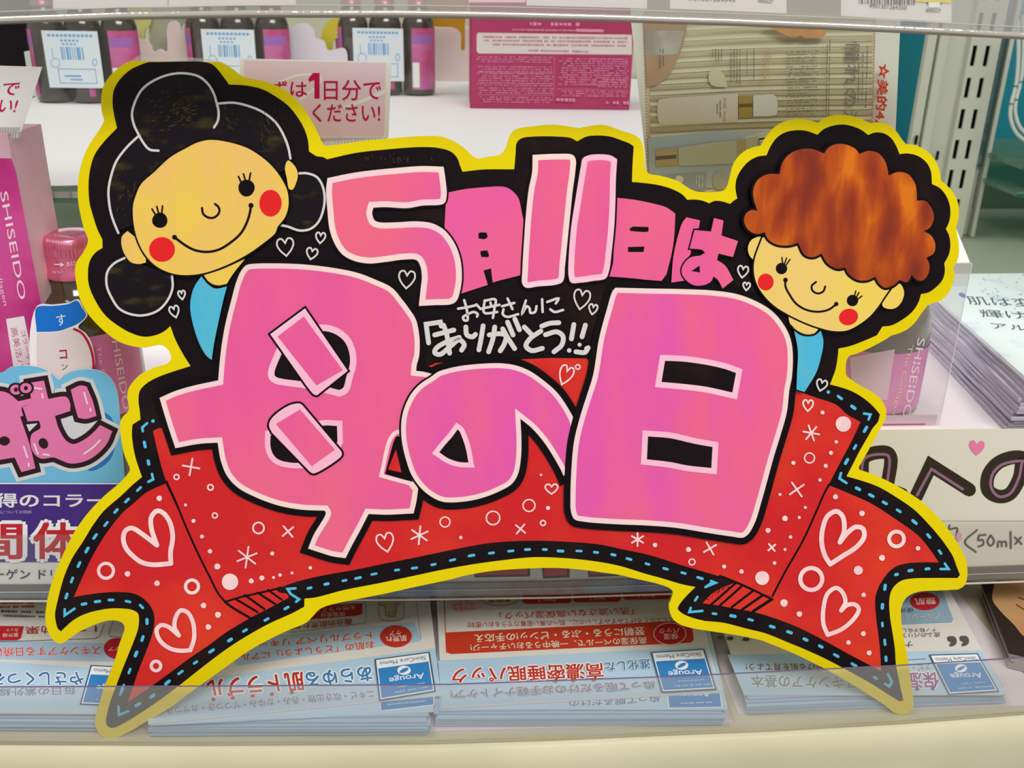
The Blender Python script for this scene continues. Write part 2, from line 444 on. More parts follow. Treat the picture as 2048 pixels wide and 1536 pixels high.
# price tags in the rail
def tagcard(x0, x1, y0, y1, lab, col=(222, 218, 214)):
    s = Plane((0, YR - 0.0004, 0), (0, -1, 0)); q = [s.at(x0, y0), s.at(x1, y1), s.at(x1, -90), s.at(x0, -90)]
    t = empty('price_tag', q[0], lab, 'price tag')
    a = Part('card', t, s); a.slab(q, (0, 0.0003, 0), mat(col, 0.55)); a.end()
    a = Part('print', t, s); a.surf.k = 2; return a
GR = mat((60, 58, 60), 0.6)
a = tagcard(106, 335, 17, 15, 'white price tag farthest left in the top rail')
a.line([(120, -8), (330, -8)], 3, GR, sm=False); a.end()
a = tagcard(337, 592, 15, 9, 'blank white price tag beside the farthest left one in the top rail')
a.line([(350, -10), (580, -10)], 3, GR, sm=False); a.end()
a = tagcard(937, 1051, 5, 5, 'narrow pink price tag above the magenta carton', (238, 190, 198)); a.line([(950, -10), (1040, -10)], 3, GR, sm=False); a.end()
a = tagcard(1053, 1294, 11, 17, 'white price tag right of the narrow pink one in the top rail')
a.line([(1070, -10), (1280, -10)], 3, GR, sm=False); a.end()
a = tagcard(1340, 1573, 17, 27, 'white price tag ending in 000527 near a torn gap')
a.text('4901301264343', (1372, 1), (1470, 4), 10, GR, bold=0.01); a.text('000527', (1516, 5), (1546, 7), 9, GR, bold=0.01); a.end()
a = tagcard(1682, 1903, 32, 45, 'white price tag with barcode 4901301264350 at the right')
a.text('4901301264350', (1738, 16), (1813, 20), 10, GR, bold=0.01)
random.seed(3); x = 1718
while x < 1832:
    wd = random.choice((1, 1, 1.5, 2.5)); a.line([(x, 8 + (x - 1718) * .02), (x, -40)], wd, BLK, sm=False, up=False, cap=False); x += wd + random.choice((1.2, 1.8, 3))
a.text('000527', (1852, 24), (1882, 25), 8, GR, bold=0.01)
a.poly([(1853, 8), (1884, 8), (1884, -60), (1853, -60)], GR, sm=False); a.poly([(1857, 15), (1880, 15), (1880, -60), (1857, -60)], WHITE, sm=False)
a.poly([(1830, 3), (1903, 6), (1903, -80), (1830, -80)], mat((225, 208, 20), 0.5), sm=False); a.end()
# torn grey backing pieces seen between the tags
for x0, x1, lab in ((1294, 1340, 'narrow grey gap strip between two white tags'), (1574, 1681, 'wide grey strip with torn edges between the two barcode tags')):
    s = Plane((0, YR - 0.0002, 0), (0, -1, 0))
    top = [(x0, -90), (x1, -90)] + [(x1 + random.uniform(-1.5, 1.5), y) for y in range(-80, 27, 8)] + [(x0 + random.uniform(-1.5, 1.5), y) for y in range(20, -85, -8)]
    a = Part('backing_strip', surf=s); a.slab([s.at(*q) for q in top], (0, 0.0003, 0), mat((150, 148, 140), 0.7)); tag(a.end(), lab, 'strip')
# upper glass shelf over it
p = Part('upper_shelf'); z = rs.at(1024, -180).z
p.box((XL, YR + 0.007, z - 0.008), (XR, YB - 0.02, z), clear((240, 246, 243), haze=0.06, gloss=0.05))
tag(p.end(), 'clear glass shelf above the top price rail', 'shelf')
# ================================================================== the hand-painted sign
LEAN = math.radians(12)
B0 = Vector((0, 0.0102, 0.0006))
BN = Vector((0, -math.cos(LEAN), math.sin(LEAN)))
BS = Plane(B0 + BN * 0.0004, BN, eps=2.2e-5)
sg = empty('promotional_sign', (0, 0.0102, 0.0006), 'large hand painted yellow edged sign for mothers day with two smiling heads and pink letters', 'sign')
YEL = mat((228, 208, 2), 0.42, c2=(224, 202, 2), sc=14, spec=.1)
BK = mat((21, 13, 17), 0.3, spec=0.12, c2=(44, 28, 24), sc=34, lo=0.52, hi=0.85, det=6)
BKH = mat((22, 17, 23), 0.3, spec=0.14, c2=(70, 58, 22), sc=70, st=(1, 2.5, 2.5), lo=0.56, hi=0.80, det=8)
LINE = mat((17, 11, 15), 0.35, spec=.1)
CREAM = mat((243, 214, 206), 0.4, c2=(240, 205, 214), sc=22, lo=0.4, hi=0.6)
CREAMP = mat((243, 182, 208), 0.4, c2=(246, 196, 214), sc=22)
PINK = mat((228, 90, 152), 0.33, c2=(234, 104, 136), sc=13, st=(2.4, 0.7, 0.7), lo=0.35, hi=0.68, det=5)
PINK2 = mat((234, 104, 132), 0.33, c2=(228, 90, 160), sc=16, st=(2, 0.8, 0.8), lo=0.35, hi=0.65, det=4)
PINKM = mat((224, 88, 168), 0.33, c2=(232, 100, 142), sc=17, st=(2.2, 0.6, 0.6), lo=0.38, hi=0.62, det=5)
RED = mat((204, 36, 40), 0.30, c2=(222, 62, 38), sc=18, st=(1, 1, 1), lo=0.42, hi=0.72, det=6)
REDS = mat((224, 34, 38), 0.35)
SKIN = mat((232, 188, 104), 0.42, c2=(234, 202, 70), sc=20, st=(1.6, 0.7, 0.7), lo=0.45, hi=0.66)
SKINB = mat((232, 198, 112), 0.42, c2=(232, 204, 92), sc=20)
BLUE = mat((74, 180, 216), 0.38, c2=(110, 186, 186), sc=34, st=(2.4, 0.6, 0.6), lo=0.50, hi=0.78)
STB = mat((84, 186, 224), 0.4)
WP = mat((245, 214, 214), 0.45, c2=(240, 200, 204), sc=90)
GW = mat((208, 206, 204), 0.4)
HAIR = mat((130, 42, 22), 0.25, spec=0.3, c2=(196, 88, 12), sc=40, st=(2.6, 0.5, 0.5), lo=0.40, hi=0.64, det=6, bump=0.25)
yel = P("""261,122! 442,124! 467,139 478,148 492,155 526,162 550,170 575,183 597,205 614,227 628,251 638,271 643,283 650,291 668,290 717,283 776,277
844,272 881,273 905,281 927,295 942,309 948,314 957,317 973,314 1000,309 1007,303 1013,292 1016,281 1021,268.5 1029.5,260 1044,255 1064,252.7 1093,249.5 1117,250 1137,252.7 1159,256!
1181,251.5 1203,249.5 1217,252 1239.5,260 1271,271 1282,281 1287,298 1289,318 1291,338 1297,347 1321,351.5 1352.5,361 1386.7,381 1401,384 1431,384 1449,380 1455,371 1460,353 1467,328 1479.5,310.6
1494,299.6 1509,294 1522,291! 1531,276 1545.5,258 1565,244.6 1592,238 1616,240 1637,246! 1648,237 1665,231 1684.6,230 1704,232 1723.7,238.5 1741,246.6! 1763,244.6 1780,251 1794.5,265 1804,279 1811.6,288!
1829,290 1846,297 1863,310.6 1875,330 1880.4,347 1882,361! 1897,374 1909,389 1916,406 1918,425 1916,442 1912,454.6! 1915,472 1918,491 1917,511 1913,525 1907,535! 1909,550 1905.5,567 1894.6,589 1880,602
1868,606 1855.5,610.6! 1843,626.5 1829,646 1814,659 1797,667 1782,671.6 1772.5,678 1741,695 1714,707 1699,712 1693,722 1691.5,739 1693,751 1706.6,762 1723.7,773 1745.6,785 1763,800 1770,812 1772.6,822
1771,836.6 1763,854 1750.6,875.7 1728.7,915 1717.7,934! 1719,940! 1743,948 1775,962 1811.7,982 1846,1005 1872.7,1031 1894.7,1056 1912,1081 1925,1103 1932.5,1122 1935,1147 1932.5,1163 1928,1172 1916.6,1179!
1877.6,1181 1841,1183 1824,1188 1813,1195 1805.6,1206 1802,1221 1803,1245 1807,1272 1811.7,1297 1816.6,1326 1821,1355 1825,1385 1827,1404 1826,1416 1816.6,1426 1799.5,1429 1787,1424 1767.7,1409 1733.5,1387
1694.5,1362.6 1650.5,1338 1606.6,1316 1581,1304 1544,1289 1520,1280 1471,1270 1422,1262.5 1383,1256 1358.6,1248 1346,1238 1340,1225 1338,1210 1343,1197 1345.7,1184 1340,1177 1325,1170.5 1301,1164 1264,1156
1240,1150 1205.5,1145 1164,1139.5 1114,1136 1053,1137 979.7,1142.5 931,1151 900,1159 839,1172 766,1188 705,1200 656,1211 639,1218.6 627,1231 612,1245.5 583,1257.7 546.5,1274.7 497.7,1301.6 449,1336 412,1362.6
381,1384.6 342,1414 293,1443 256,1465 234,1475 220,1477 205,1472.5 194,1460 190,1448 190.4,1433 195,1419 207.5,1377 220,1345.5 231,1316 239,1287 246.6,1267 249,1254 244,1245.5 227,1240.6 207.5,1243 180.7,1253
156,1265 139,1277 122,1287 110,1283 97.7,1267 91.6,1248 91,1228 94,1204 99,1181 110,1146.5 127,1107 146.5,1068 175,1027 210,990.5 239,966 256,947 260,939 256,927 249,910 244,888 240.5,861 241,842 247,832
256,823 258,814 255,797.6 256,780.6 266,763.5 281,749 305,736.6 334,727 342.5,717 339,705 334.5,698 324.7,691 312.5,691 293,695 268.6,693 244,686 219.7,671.5 195,649.5 176,627.5 161,600.7 152.6,566.5
150,542 152.6,525 166,505.5 174.6,488 176,478.6 168.5,459 161,429.6 156,398 156,363.7 160,339 169.5,307.5 184,280.7 199,258.7 208.6,241.6! 202.5,217 202.5,197.7 205,178 214.7,158.6 233,139 247.7,128""")
p = Part('backing_card', sg, BS)
yp = dedupe(smooth(yel)); yp = yp[::-1] if sarea(yp) > 0 else yp
p.slab([BS.at(*q) for q in yp], -BN * 0.0010, YEL); p.end()
blk = """296.5,124! 417,125.6 431,134 445,151 455,164.7 457.6,169! 492,171 526,179 553,194 577,212 597,237 609,258.7 616,280.7 618,303! 634,312.5 646,314 654,318.6! 710,306 771,299 844,294 881,296.6
903,304 915,317 920,331 925,343.5! 966,339 1028.5,338.6! 1031,309 1033,287 1039,279 1046,275.5 1068.6,273 1112.5,273 1142,276 1154,282.7! 1173.5,273 1195.5,271 1220,273 1244,281 1261,288 1267.5,293! 1265,330
1264,364! 1284,365.5 1321,371 1347.6,379.6 1364.7,389 1374.5,399.6! 1389,399 1406,401.6 1418,406.5! 1430.6,401.6 1445,403 1460,407.7! 1468,401 1474.6,397! 1471,376.5 1473.4,357 1484,337 1499,321.6 1516,313
1533,310.6! 1540.6,293.5 1553,276 1570,265 1592,260.5 1614,262 1634.6,269.6! 1648,258 1667.5,251 1687,249 1706.6,253 1723.7,260.5 1736,270! 1750.5,265 1767.6,266.6 1782,276 1792,291 1799,308! 1816.5,307
1836,312 1853,325 1861.6,342 1864,368! 1880,376.5 1892,391 1899.5,410.7 1900.7,430 1897,447 1891.6,457.5! 1898,470.5 1900.7,489 1898,508 1888.5,526.6! 1889.7,542.5 1885,559.6 1872.6,574 1855.5,585.4 1842,588!
1837,604.5 1824,624 1802,641 1782,651 1765,653! 1754,670.4! 1728.6,681.4 1699,692.4 1677,697! 1675,717 1671,739 1665,756 1660,769! 1679.7,774 1704,782.7 1728.6,797.4 1748,814.5 1760,829! 1755.5,844 1745.7,856
1736,873 1719,902.5 1704,932 1693,952.6! 1719,960 1755.5,973 1792,994 1828.8,1019.7 1855.6,1046.6 1882.5,1078 1897,1098! 1905.7,1112.5 1914,1134.5 1920,1150! 1915,1156! 1865.4,1156 1824,1157 1804,1161 1792,1169
1783,1181 1778.7,1199 1780,1233 1785,1265 1789.7,1297 1792,1331 1797,1355 1802,1380 1807,1400.5! 1799.5,1403! 1775,1388 1743,1367.5 1699,1343 1645.7,1315 1605,1296.7 1581,1287 1532,1267 1495,1257.7 1446.5,1245.5
1410,1242! 1385.5,1235.7 1363.5,1226 1355.7,1217.4 1361,1206 1375.7,1189 1391,1174! 1362,1168 1325.5,1157 1289,1147 1242,1132.5 1193,1123 1126,1116 1065,1114.5 1004,1120.6 943,1129 882,1140 835,1150 762,1165.6
688.5,1180 630,1195 609,1197! 608.5,1213.5! 583,1227 536.7,1248 485.4,1277 449,1301 400,1338 366,1365 317,1401.7 281,1426 249,1445.6 224.6,1456 215,1452 212,1444.4 215,1423.7 222,1399 232,1372.4 244,1340.7
256,1311 268.6,1279.6 276,1257.7 278,1240.6 276,1227 265,1220 244,1217 220,1217 190.4,1222 166,1229.6 146.5,1240.6 132,1253 122,1262.5! 116,1257.7 111,1240 110,1228 117,1194 124.5,1165 129,1151 144,1117 166,1083
185.5,1051 207.5,1022 244,990 263.7,971 284,954! 278,937 271,915 266,890.4 263.7,866 265,849! 281,839! 279.5,822 277,802.5 279.5,782 293,767 317,753.7 346.7,743 381,732! 366,708 351.6,681 340.6,652! 329.6,661.7
312.5,670 288,673.4 263.7,666.6 237,652 210,630 190.4,600.7 178,571 175.8,547 179.4,522.5 190.4,505.5 205,495.7! 204.6,478.6! 195,459 184,425 179,405 177,368.6 180.5,337 189,310 206,285.5 234,256! 228,229
225,205 227.6,180.6 240,158.6 260,140 279,130.5"""
p = Part('black_backdrop', sg, BS); BS.k = 1; p.poly(blk, BK); p.end()
# ribbon
p = Part('red_ribbon', sg, BS)
body = """306,862! 318,856! 400,860! 500,800! 700,742! 848,739! 852,734.5! 872,726! 897,724! 1036,719! 1100,716! 1173.5,717! 1200,760! 1400,770! 1593,781.5! 1631,795 1672,809.6 1694.5,829 1721,844! 1704,880.6 1684.7,917 1659,966! 1650,983.7
1630.6,1027.7 1606,1081 1569.6,1145 1543,1194! 1512,1182! 1484,1170.5 1452.4,1157 1411,1144.5 1362,1130 1301,1110.7 1240,1097.5 1199.5,1089 1126,1083 1053,1081.5 979.7,1086 906.5,1099 833,1114.5
760,1129 713,1139 640,1152 591,1164 552,1178.5! 500,1190 450.5,1203.5! 437,1188 420,1155 395,1105 370,1050 333,966! 322,930 313,893"""
p.poly(body, RED)
p.poly("""331,967! 293,985 268,1006 244,1027 215,1063.5 190.4,1102.5 168.5,1146.5 147.7,1194! 183,1188 232,1184 271,1188 293,1202.6 306,1222 309,1244 303,1273.4 290.5,1307.6 278,1339 267,1371 255,1405! 303,1372 342,1344
381,1315 415,1292 451.7,1265 500,1236! 517.6,1226.7 542,1214.5 578,1195! 574,1188 559,1185 552,1179! 500,1191 450.5,1203.5! 420,1155 395,1105 370,1050""", RED)
p.poly("""1659,971! 1694.5,985.5 1743,1007.5 1792,1039 1836,1071 1860.5,1100 1877.6,1124.7! 1841,1124.7 1811.7,1127 1792,1133 1775,1146.7 1763,1163.8 1758,1172 1750.6,1196.6 1752,1233 1756.7,1270 1760.4,1306.5 1762,1342!
1738.4,1329.7 1694.5,1306.5 1645.7,1279.6 1597,1255 1548,1236 1507.5,1224 1471,1217.4 1436.7,1211 1405,1206.4! 1422,1189 1446.5,1174.6 1468.5,1166! 1512,1182 1543,1195! 1569.6,1145 1606,1081 1630.6,1027.7""", RED, up=False)
p.end()
BS.k += 1
for s_, w_ in (("333,963 352,1005 372,1054 395,1105 420,1155 437,1188 450,1203", 4), ("450,1204 475,1196 500,1190 552,1178 561,1175", 4), ("450,1204 465,1215 500,1236", 5),
               ("@420,880 205,1300 390,1410", 4.5), ("@420,880 285,1270 445,1385", 4.5), ("@420,880 390,1250 535,1345", 4.5), ("@420,880 475,1228 590,1310", 4),
               ("1659,968 1650,983.7 1630.6,1027.7 1606,1081 1569.6,1145 1545,1192", 4), ("1440,1152 1468,1163 1500,1177 1545,1199", 4.5), ("@1240,930 1235,1105 1090,1200", 6),
               ("@1240,930 945,970 750,1140", 4.5), ("@1240,930 995,995 815,1155", 4.5), ("@1240,930 1085,1035 915,1165", 4.5), ("@1240,930 1165,1070 1000,1185", 5)):
    p = Part('fold_line', sg, BS); p.line(s_, w_, LINE, up=False); p.end()
p = Part('marker_dots', sg, BS, kind='stuff')
for k in range(16):
    p.disc(1412 + k * 3.6 + random.uniform(-2, 2), 1199 - k * 2.3 + random.uniform(-3, 3), random.uniform(.8, 1.8), LINE, n=6)
p.end()
# dashed blue stitching
BS.k += 1
def dashes(s_, L=15, wd=6):
    q = P(s_)
    for i, (x, y, _) in enumerate(q):
        a = q[max(0, i - 1)]; b = q[min(len(q) - 1, i + 1)]; t = math.atan2(b[1] - a[1], b[0] - a[0]); l = L * random.uniform(.8, 1.05) / 2 - wd / 2
        c, s2 = math.cos(t), math.sin(t)
        p = Part('blue_stitch', sg, BS); p.line([(x - c * l, y - s2 * l), (x + c * l, y + s2 * l)], wd * random.uniform(.85, 1.1), STB, up=False, sm=False); p.end()
dashes("289.5,889 297,925"); dashes("278,978 254,1001 232,1022 212,1048 190,1073 174,1100 158,1129 144,1160 133,1192")
dashes("168,1208 195,1203 222,1200 256,1203 283,1213 294,1243 285,1277 272,1308 259,1342 244,1380")
dashes("276,1409 305,1392 335,1365 361,1345 391,1325 423,1302 460,1280 490,1261 533,1239 573,1216")
dashes("619,1176 653,1168 689,1161 716,1156 748,1148 794,1140 829,1136 867,1129 905,1120 943,1111 983,1106 1021.7,1102 1055,1099 1089.6,1099 1121,1102 1158,1102 1192,1104.7 1226.8,1109.6 1258,1118 1295,1128 1331,1137.5 1367,1146 1400,1156", 15, 5.5)
dashes("1429,1227.4 1465.8,1232 1501,1239.6 1544.4,1253.5 1579,1264.5 1611,1279 1641.6,1293 1672.5,1311 1708,1329.7 1751,1355.8")
dashes("1772,1317.5 1769.7,1284.5 1764.8,1249 1764.8,1212.5 1770,1174.6"); dashes("1793,1149 1821,1141 1855,1137.6", 12)
dashes("1880,1104 1857.6,1072 1829,1044 1797.5,1021.7 1769.7,1005.8 1742.6,991 1716,977.5"); dashes("1693,923 1710,894 1731,858.6", 17); dashes("1679.7,795 1706.7,814.6", 17)
for x, y in ((306, 842), (1656.5, 784)): p = Part('blue_stitch', sg, BS); p.disc(x, y, 3.5, STB); p.end()
for s_ in ("@0,700 1205,600 1165,635 1170,665", "@0,700 1245,1015 1255,1060 1215,1080", "@0,1000 530,895 530,945 610,890", "@0,1160 1015,860 1000,890 985,940", "@0,1160 970,1035 975,1105 1050,1075", "@420,880 700,1215 635,1220 660,1260 730,1305 705,1325",
           "@1240,930 745,950 785,965 700,1000", "@1240,930 635,1080 615,1110", "@1240,930 580,1170 568,1205 675,1195", "1770,1367.5 1779,1373 1783.6,1364 1776,1348", "1881,1138 1897,1138 1889.6,1127", "1693,966 1679,957 1682,946", "1728,827 1741,829 1737,839"):
    p = Part('blue_stitch', sg, BS); p.line(P(s_), 5, STB, up=False, sm=False); p.end()
# decorations on the ribbon
BS.k += 1
for s_, w_ in (("@0,1000 1285,370! 1180,290 1080,230 1030,250 1010,310 1030,390 1090,460 1160,510 1250,530 1400,520! 1397,430 1415,300 1390,180 1335,105 1285,90 1240,140 1240,230", 9.5),
               ("@0,1000 1465,1110! 1380,1040 1320,1025 1283,1065 1310,1150 1390,1215 1480,1235 1560,1230! 1590,1130 1580,1000 1535,920 1480,905 1440,960 1430,1040", 8.5),
               ("@1548,800 540,1165! 575,1070 560,950 510,912 440,950 402,1040 390,1160 415,1270 460,1345! 560,1280 680,1200 738,1120 728,1055 670,1040 600,1090", 9.5),
               ("@1548,1160 550,250! 585,180 560,100 510,65 440,110 405,230 405,360 440,450! 560,400 660,310 695,240 665,202 600,205", 8.5)):
    q = P(s_); p = Part('painted_heart', sg, BS); m_ = [i for i, v in enumerate(q) if v[2]][1]; p.line(q[:m_ + 1], w_, WP, up=False); p.line(q[m_:] + [q[0]], w_, WP, up=False); p.end()
def heart(part, x, y, w_, h_, rot, wd, mt, fill=False):
    c, s2 = math.cos(math.radians(rot)), math.sin(math.radians(rot)); pts = []
    for u, v, sh in ((0, -.22, 1), (.2, -.47, 0), (.42, -.42, 0), (.5, -.15, 0), (.33, .18, 0), (0, .5, 1), (-.33, .18, 0), (-.5, -.15, 0), (-.42, -.42, 0), (-.2, -.47, 0)):
        u *= w_; v *= h_; pts.append((x + u * c - v * s2, y + u * s2 + v * c, bool(sh)))
    if fill: part.poly(pts, mt, up=False)
    else: part.strip(pts, -wd / 2, wd / 2, mt, up=False)
for a in ((771, 1085, 34, 38, -12), (1103, 978, 25, 20, 0), (1616, 811, 20, 23, 3), (1131, 750.4, 27, 40, 22)): p = Part('painted_heart', sg, BS); heart(p, *a, 3.3, WP); p.end()
for x, y, r, w_ in ((212, 1141.6, 15, 6.5), (384, 1173, 13, 6.5), (312, 1332, 9.5, 6.5), (353, 954, 5, 3), (421, 974.7, 5.5, 3.2), (429.7, 1031, 5, 3), (517, 1056, 11, 3.4), (890, 1044, 10, 2.8), (986, 1036, 13.5, 3), (1058, 1011, 12, 2.8),
                    (1086, 1046, 5, 3), (1384, 1124, 6, 2.6), (1619, 916, 10, 3), (1793, 1078, 15, 7.5), (1622.5, 1158, 22, 8.5), (1155.5, 734, 4.5, 3)): p = Part('painted_ring', sg, BS); p.ring(x, y, r, w_, WP); p.end()
for x, y, r in ((460, 1163.6, 16.5), (1686.7, 848, 15.5), (1524.4, 1156, 14), (1716.5, 1140.6, 9), (1568, 1206, 7.5), (318.6, 996.6, 5.5), (371, 1010, 3), (387, 1041.8, 4), (404, 1073, 4), (420, 1102.5, 4.5), (434.6, 1133, 6), (255, 1147.7, 5.5),
                (314, 1166.5, 5.5), (407, 1211, 5.5), (436, 1229.5, 6), (416.7, 1254, 5.5), (544.5, 1107, 4), (620.7, 1135.6, 3.5), (584, 1146, 3), (560, 1150, 3.5), (547, 1155, 3), (523.8, 1156, 5), (502.5, 1162, 5), (921.6, 1075, 3.5),
                (1096, 1016, 4), (1082, 949.7, 2.5), (1310, 1090, 4.5), (1377, 1099, 5), (1448.4, 1133, 4), (1483, 1143, 4.5), (1536, 1060.8, 5), (1570, 1036.8, 5.5), (1598.5, 1035, 3), (1581, 1074, 3.5), (1570, 1099, 3), (1549, 1126, 3.5),
                (1560, 989, 3), (1586.8, 925.8, 4), (1610.7, 1015, 3), (1645, 825, 4), (1672.5, 883.7, 3.5), (1662, 905.7, 4), (1651.5, 931.8, 4), (1640, 960, 3.5), (1671, 993.6, 5), (1724, 1026.6, 5.5), (1836, 1096.6, 4.5),
                (1764, 1115.7, 6), (1598.8, 1228, 5.5), (1727.4, 1189.8, 4.5), (1726.7, 1267.4, 5), (1697, 1285, 4.5), (1738.4, 1305.7, 5)): p = Part('painted_dot', sg, BS); p.disc(x, y, r, WP, wob=.04 if r < 8 else .012); p.end()
for x, y, r, n_, a0 in ((382, 934, 17, 2, 10), (494, 1114.5, 21, 3, 38), (576, 1063, 14, 2, 50), (839, 1070.5, 18, 3, 35), (1041, 1058, 12, 2, 40), (1275, 1079, 13, 3, 30), (1420, 1097, 14, 2, 60), (1543.6, 1095, 9, 2, 50), (1593.6, 979, 17, 2, 55), (1622.5, 866, 16, 3, 10)):
    p = Part('painted_star', sg, BS)
    for k in range(n_):
        t = math.radians(a0 + 180 * k / n_); p.line([(x - r * math.cos(t), y - r * math.sin(t)), (x + r * math.cos(t), y + r * math.sin(t))], 3.6, WP, sm=False, up=False)
    p.end()
# letters -----------------------------------------------------------
def letter(outline, reading, fill=PINK, border=10, edge=13, thin=3.5, bm=CREAM, then=None, first=False):
    q = Part('painted_letter', sg, BS, label='pink letter reading ' + reading)
    if edge: q.strip(outline, -1, edge, LINE)
    q.poly(outline, fill)
    if border: q.strip(outline, -border, 0.3, bm)
    if thin: q.strip(outline, -.2, thin, LINE)
    if then: then(q)
    return q.end()
no_out = """862.5,753 875,744 887,739.4 918.7,732 967.5,727 1004,726.5 1033,731 1060,742 1089.6,762.6 1114,784.6 1138,819 1150,845 1150,880 1145,915 1141,936 1140,944! 1127,952! 1121,938.7 1089.6,887 1062.7,855.7 1041,838! 1043,877.7 1042,916.7 1036,948.5 1023.7,968
999,982.6 967.5,995 931,1003 887,1004 865,995 843,977.7 823.5,951 812.5,921.6 804,885 802,853 806,823.7 821,789.5 840.6,767.5"""
p = Part('letter_outline', sg, BS, label='thick black outline around the letters'); p.strip(no_out, -2, 14, LINE); p.end()  # black outline painted around the curled letter
def haha(q):
    hole = "770,948! 789,879 793,873 803,873! 804,900 812,930 826,964!"
    q.strip("766,949! 784,878 795,867 806,867! 806,900 812,930 824,965!", -1, 7, CREAM); q.poly(hole, LINE); q.poly("792,899! 776,939! 803,945!", RED)
    c1 = "575,680! 563,708 549,745 551,753 605,763 640,770! 678,780! 686,776 693,752 700,725 697,700 688,682 668,667 640,662"
    q.strip(c1, 0, 13, CREAMP); q.poly(c1, BK)
    c2 = "541,871! 541,892 546,908 557,919 580,925 602,926! 650,920 675,883! 674,852! 650,851 600,860"
    q.strip(c2, 0, 11, CREAMP); q.poly(c2, BK)
    b1 = "610,616.7! 695.5,741.7! 634,790.5! 628,789 614,773! 540.5,668.5!"; b2 = "599,807 578,811 544,836 538,851 544,865.4! 619.8,943.6! 627,947 681,914 684,908 682,902! 605,810.5!"
    for b_, i_ in ((b1, "607.6,633! 685.7,740.5! 633,771! 555,673!"), (b2, "600,819! 670,899.6! 623.5,932.6! 551.5,848!")):
        q.strip(b_, -1, 4, LINE); q.poly(b_, CREAMP); q.poly(i_, PINK)
letter("""483,541 493,530.5 506,528 544,527 605,529 666,536 715,546 751.6,560 783.4,575.7 804,599 818.6,618.6 831,638 835.7,655 839,682 838,711 833,731 832,742! 848,744 870,750! 850,800! 820,900! 825,964! 836,977.7! 832.6,1002 827,1026.5!
774,1029 737,1027.7! 720,1060.7 703,1092 691,1116! 664,1112 639.7,1104.6 616.5,1097! 627.5,1070 652,1026.5 649.5,1021! 603,1019 556.7,1010.6 512.8,994.7 476,975 454,951 442,921.5 437,894.6 435.5,885! 397.7,887.4 351,896! 336.6,853
326.9,821.5 319.5,796! 348.8,783 385.4,772 436.7,761! 439,732 444,688 451.4,646.5 463.6,597.7 473,563.5""", 'the first character of mother', then=haha, thin=0)
def nohole(q):
    h = "915,859! 904,874 890,890 878.4,904.5! 896.7,916.7 918.7,924 937,925! 931,894.7 923.6,872.8 918.7,862"
    q.strip(h, 0, 10, CREAMP); q.poly(h, BK)
letter(no_out, 'the curled joining character', PINKM, edge=0, then=nohole)
def hihole(q):
    for h in ("1330,721.6! 1364,723 1413,729.7 1449.6,738 1472,746! 1464.7,785! 1413,773.6 1364,767.5 1323,763.9!", "1296,872.8! 1339.7,876.4 1388.6,887.4 1425,894! 1422.7,936! 1376,931 1339.7,924 1293.8,918.7!"):
        q.strip(h, 0, 11.5, CREAMP); q.poly(h, BK)
letter("""1231,575! 1225,582 1212.8,621 1198,677 1186,750 1173.7,790 1164,820 1155.4,850 1149,877 1145.6,900 1142,951 1140.8,987.5 1142,1024 1149,1038.8 1168.8,1043.7 1229.9,1048.5 1291,1051 1352,1055.9 1413,1065.6 1461.8,1073 1486,1075.4
1497,1068 1510.6,1043.7 1522.8,1004.6 1535,960.7 1547,916.7 1562,867.9 1574,824 1579,780 1583.9,755 1586,718.7 1583.9,689 1576.5,665 1559.5,638 1540,618.6 1510.6,601.5 1474,588 1425,580.8 1364,578 1291,576.6""", 'the square day character, the largest', PINKM, border=10.5, then=hihole)
def tsuki(q):
    q.poly("967,540.8! 982,537! 985.7,567.6! 976,571!", LINE); q.poly("957.7,466 973,465! 975,474 970,478 957,477!", LINE, up=False); q.poly("961,503 975,501! 977.5,513 963,514!", LINE, up=False)
letter("897.9,384.5! 929.6,378.4 966,374.7 1010,374 1024.8,382 1037,396.7 1041.9,416 1046.8,440.7! 1045.6,479.7 1041.9,516 1040.7,550.5! 985.7,565 974.8,570! 919.8,588! 915,560! 900,470! 889,455! 892,395!", 'small month character', PINK2, border=0, edge=0, thin=0, then=tsuki)
letter("""655,356.4! 710,345.4 783,337 844,332.5 886.9,333.7! 890.5,357.7 893,391.8 888,406.5 844,411 814.8,416 771,414 746.5,415! 744,426 749,440.7 758.7,444.8 795,444.8 832,443 863.7,446.8 888,460 907.6,484.6 919.8,516 923.5,553 919.8,582
912.5,601.8 902.7,608 868.6,610 838,611.6! 841.7,577 844,553 840.5,531 833,520 807.5,518.8 771,523.7 736.7,526.6 707.4,521 685.4,509 670.8,489.5 659.8,460 655,418.7 652.5,382""", 'the numeral 5', PINK2, border=11.5, edge=4, thin=0)
letter("1234,395.5! 1272,400 1308.6,407.7 1333,415 1350.5,427! 1348.8,467.5 1344,504 1333,548! 1323,562! 1296,559.8 1259.7,556 1217.7,553! 1225.5,528.6 1228,479.7 1231.6,431", 'small day character', PINK, border=0, edge=0, thin=0,
       then=lambda q: (q.poly("1259,458 1266,453! 1297,454! 1297,463! 1290,464 1261,462!", LINE), q.poly("1256,494! 1289,493! 1287,504! 1256,504!", LINE, up=False)))
letter("1065.6,310! 1113,308 1145,310 1151,318.6 1150,345.4 1145,382 1140,431 1135,479.7 1130,528.6 1125.4,562.7 1113,568.8 1076.6,572.5 1052,575 1045,567.6 1045,540.8 1048.5,479.7 1052,431 1058,377 1064.4,345.4", 'the numeral 1, left one', PINK, border=11, edge=4, thin=0)
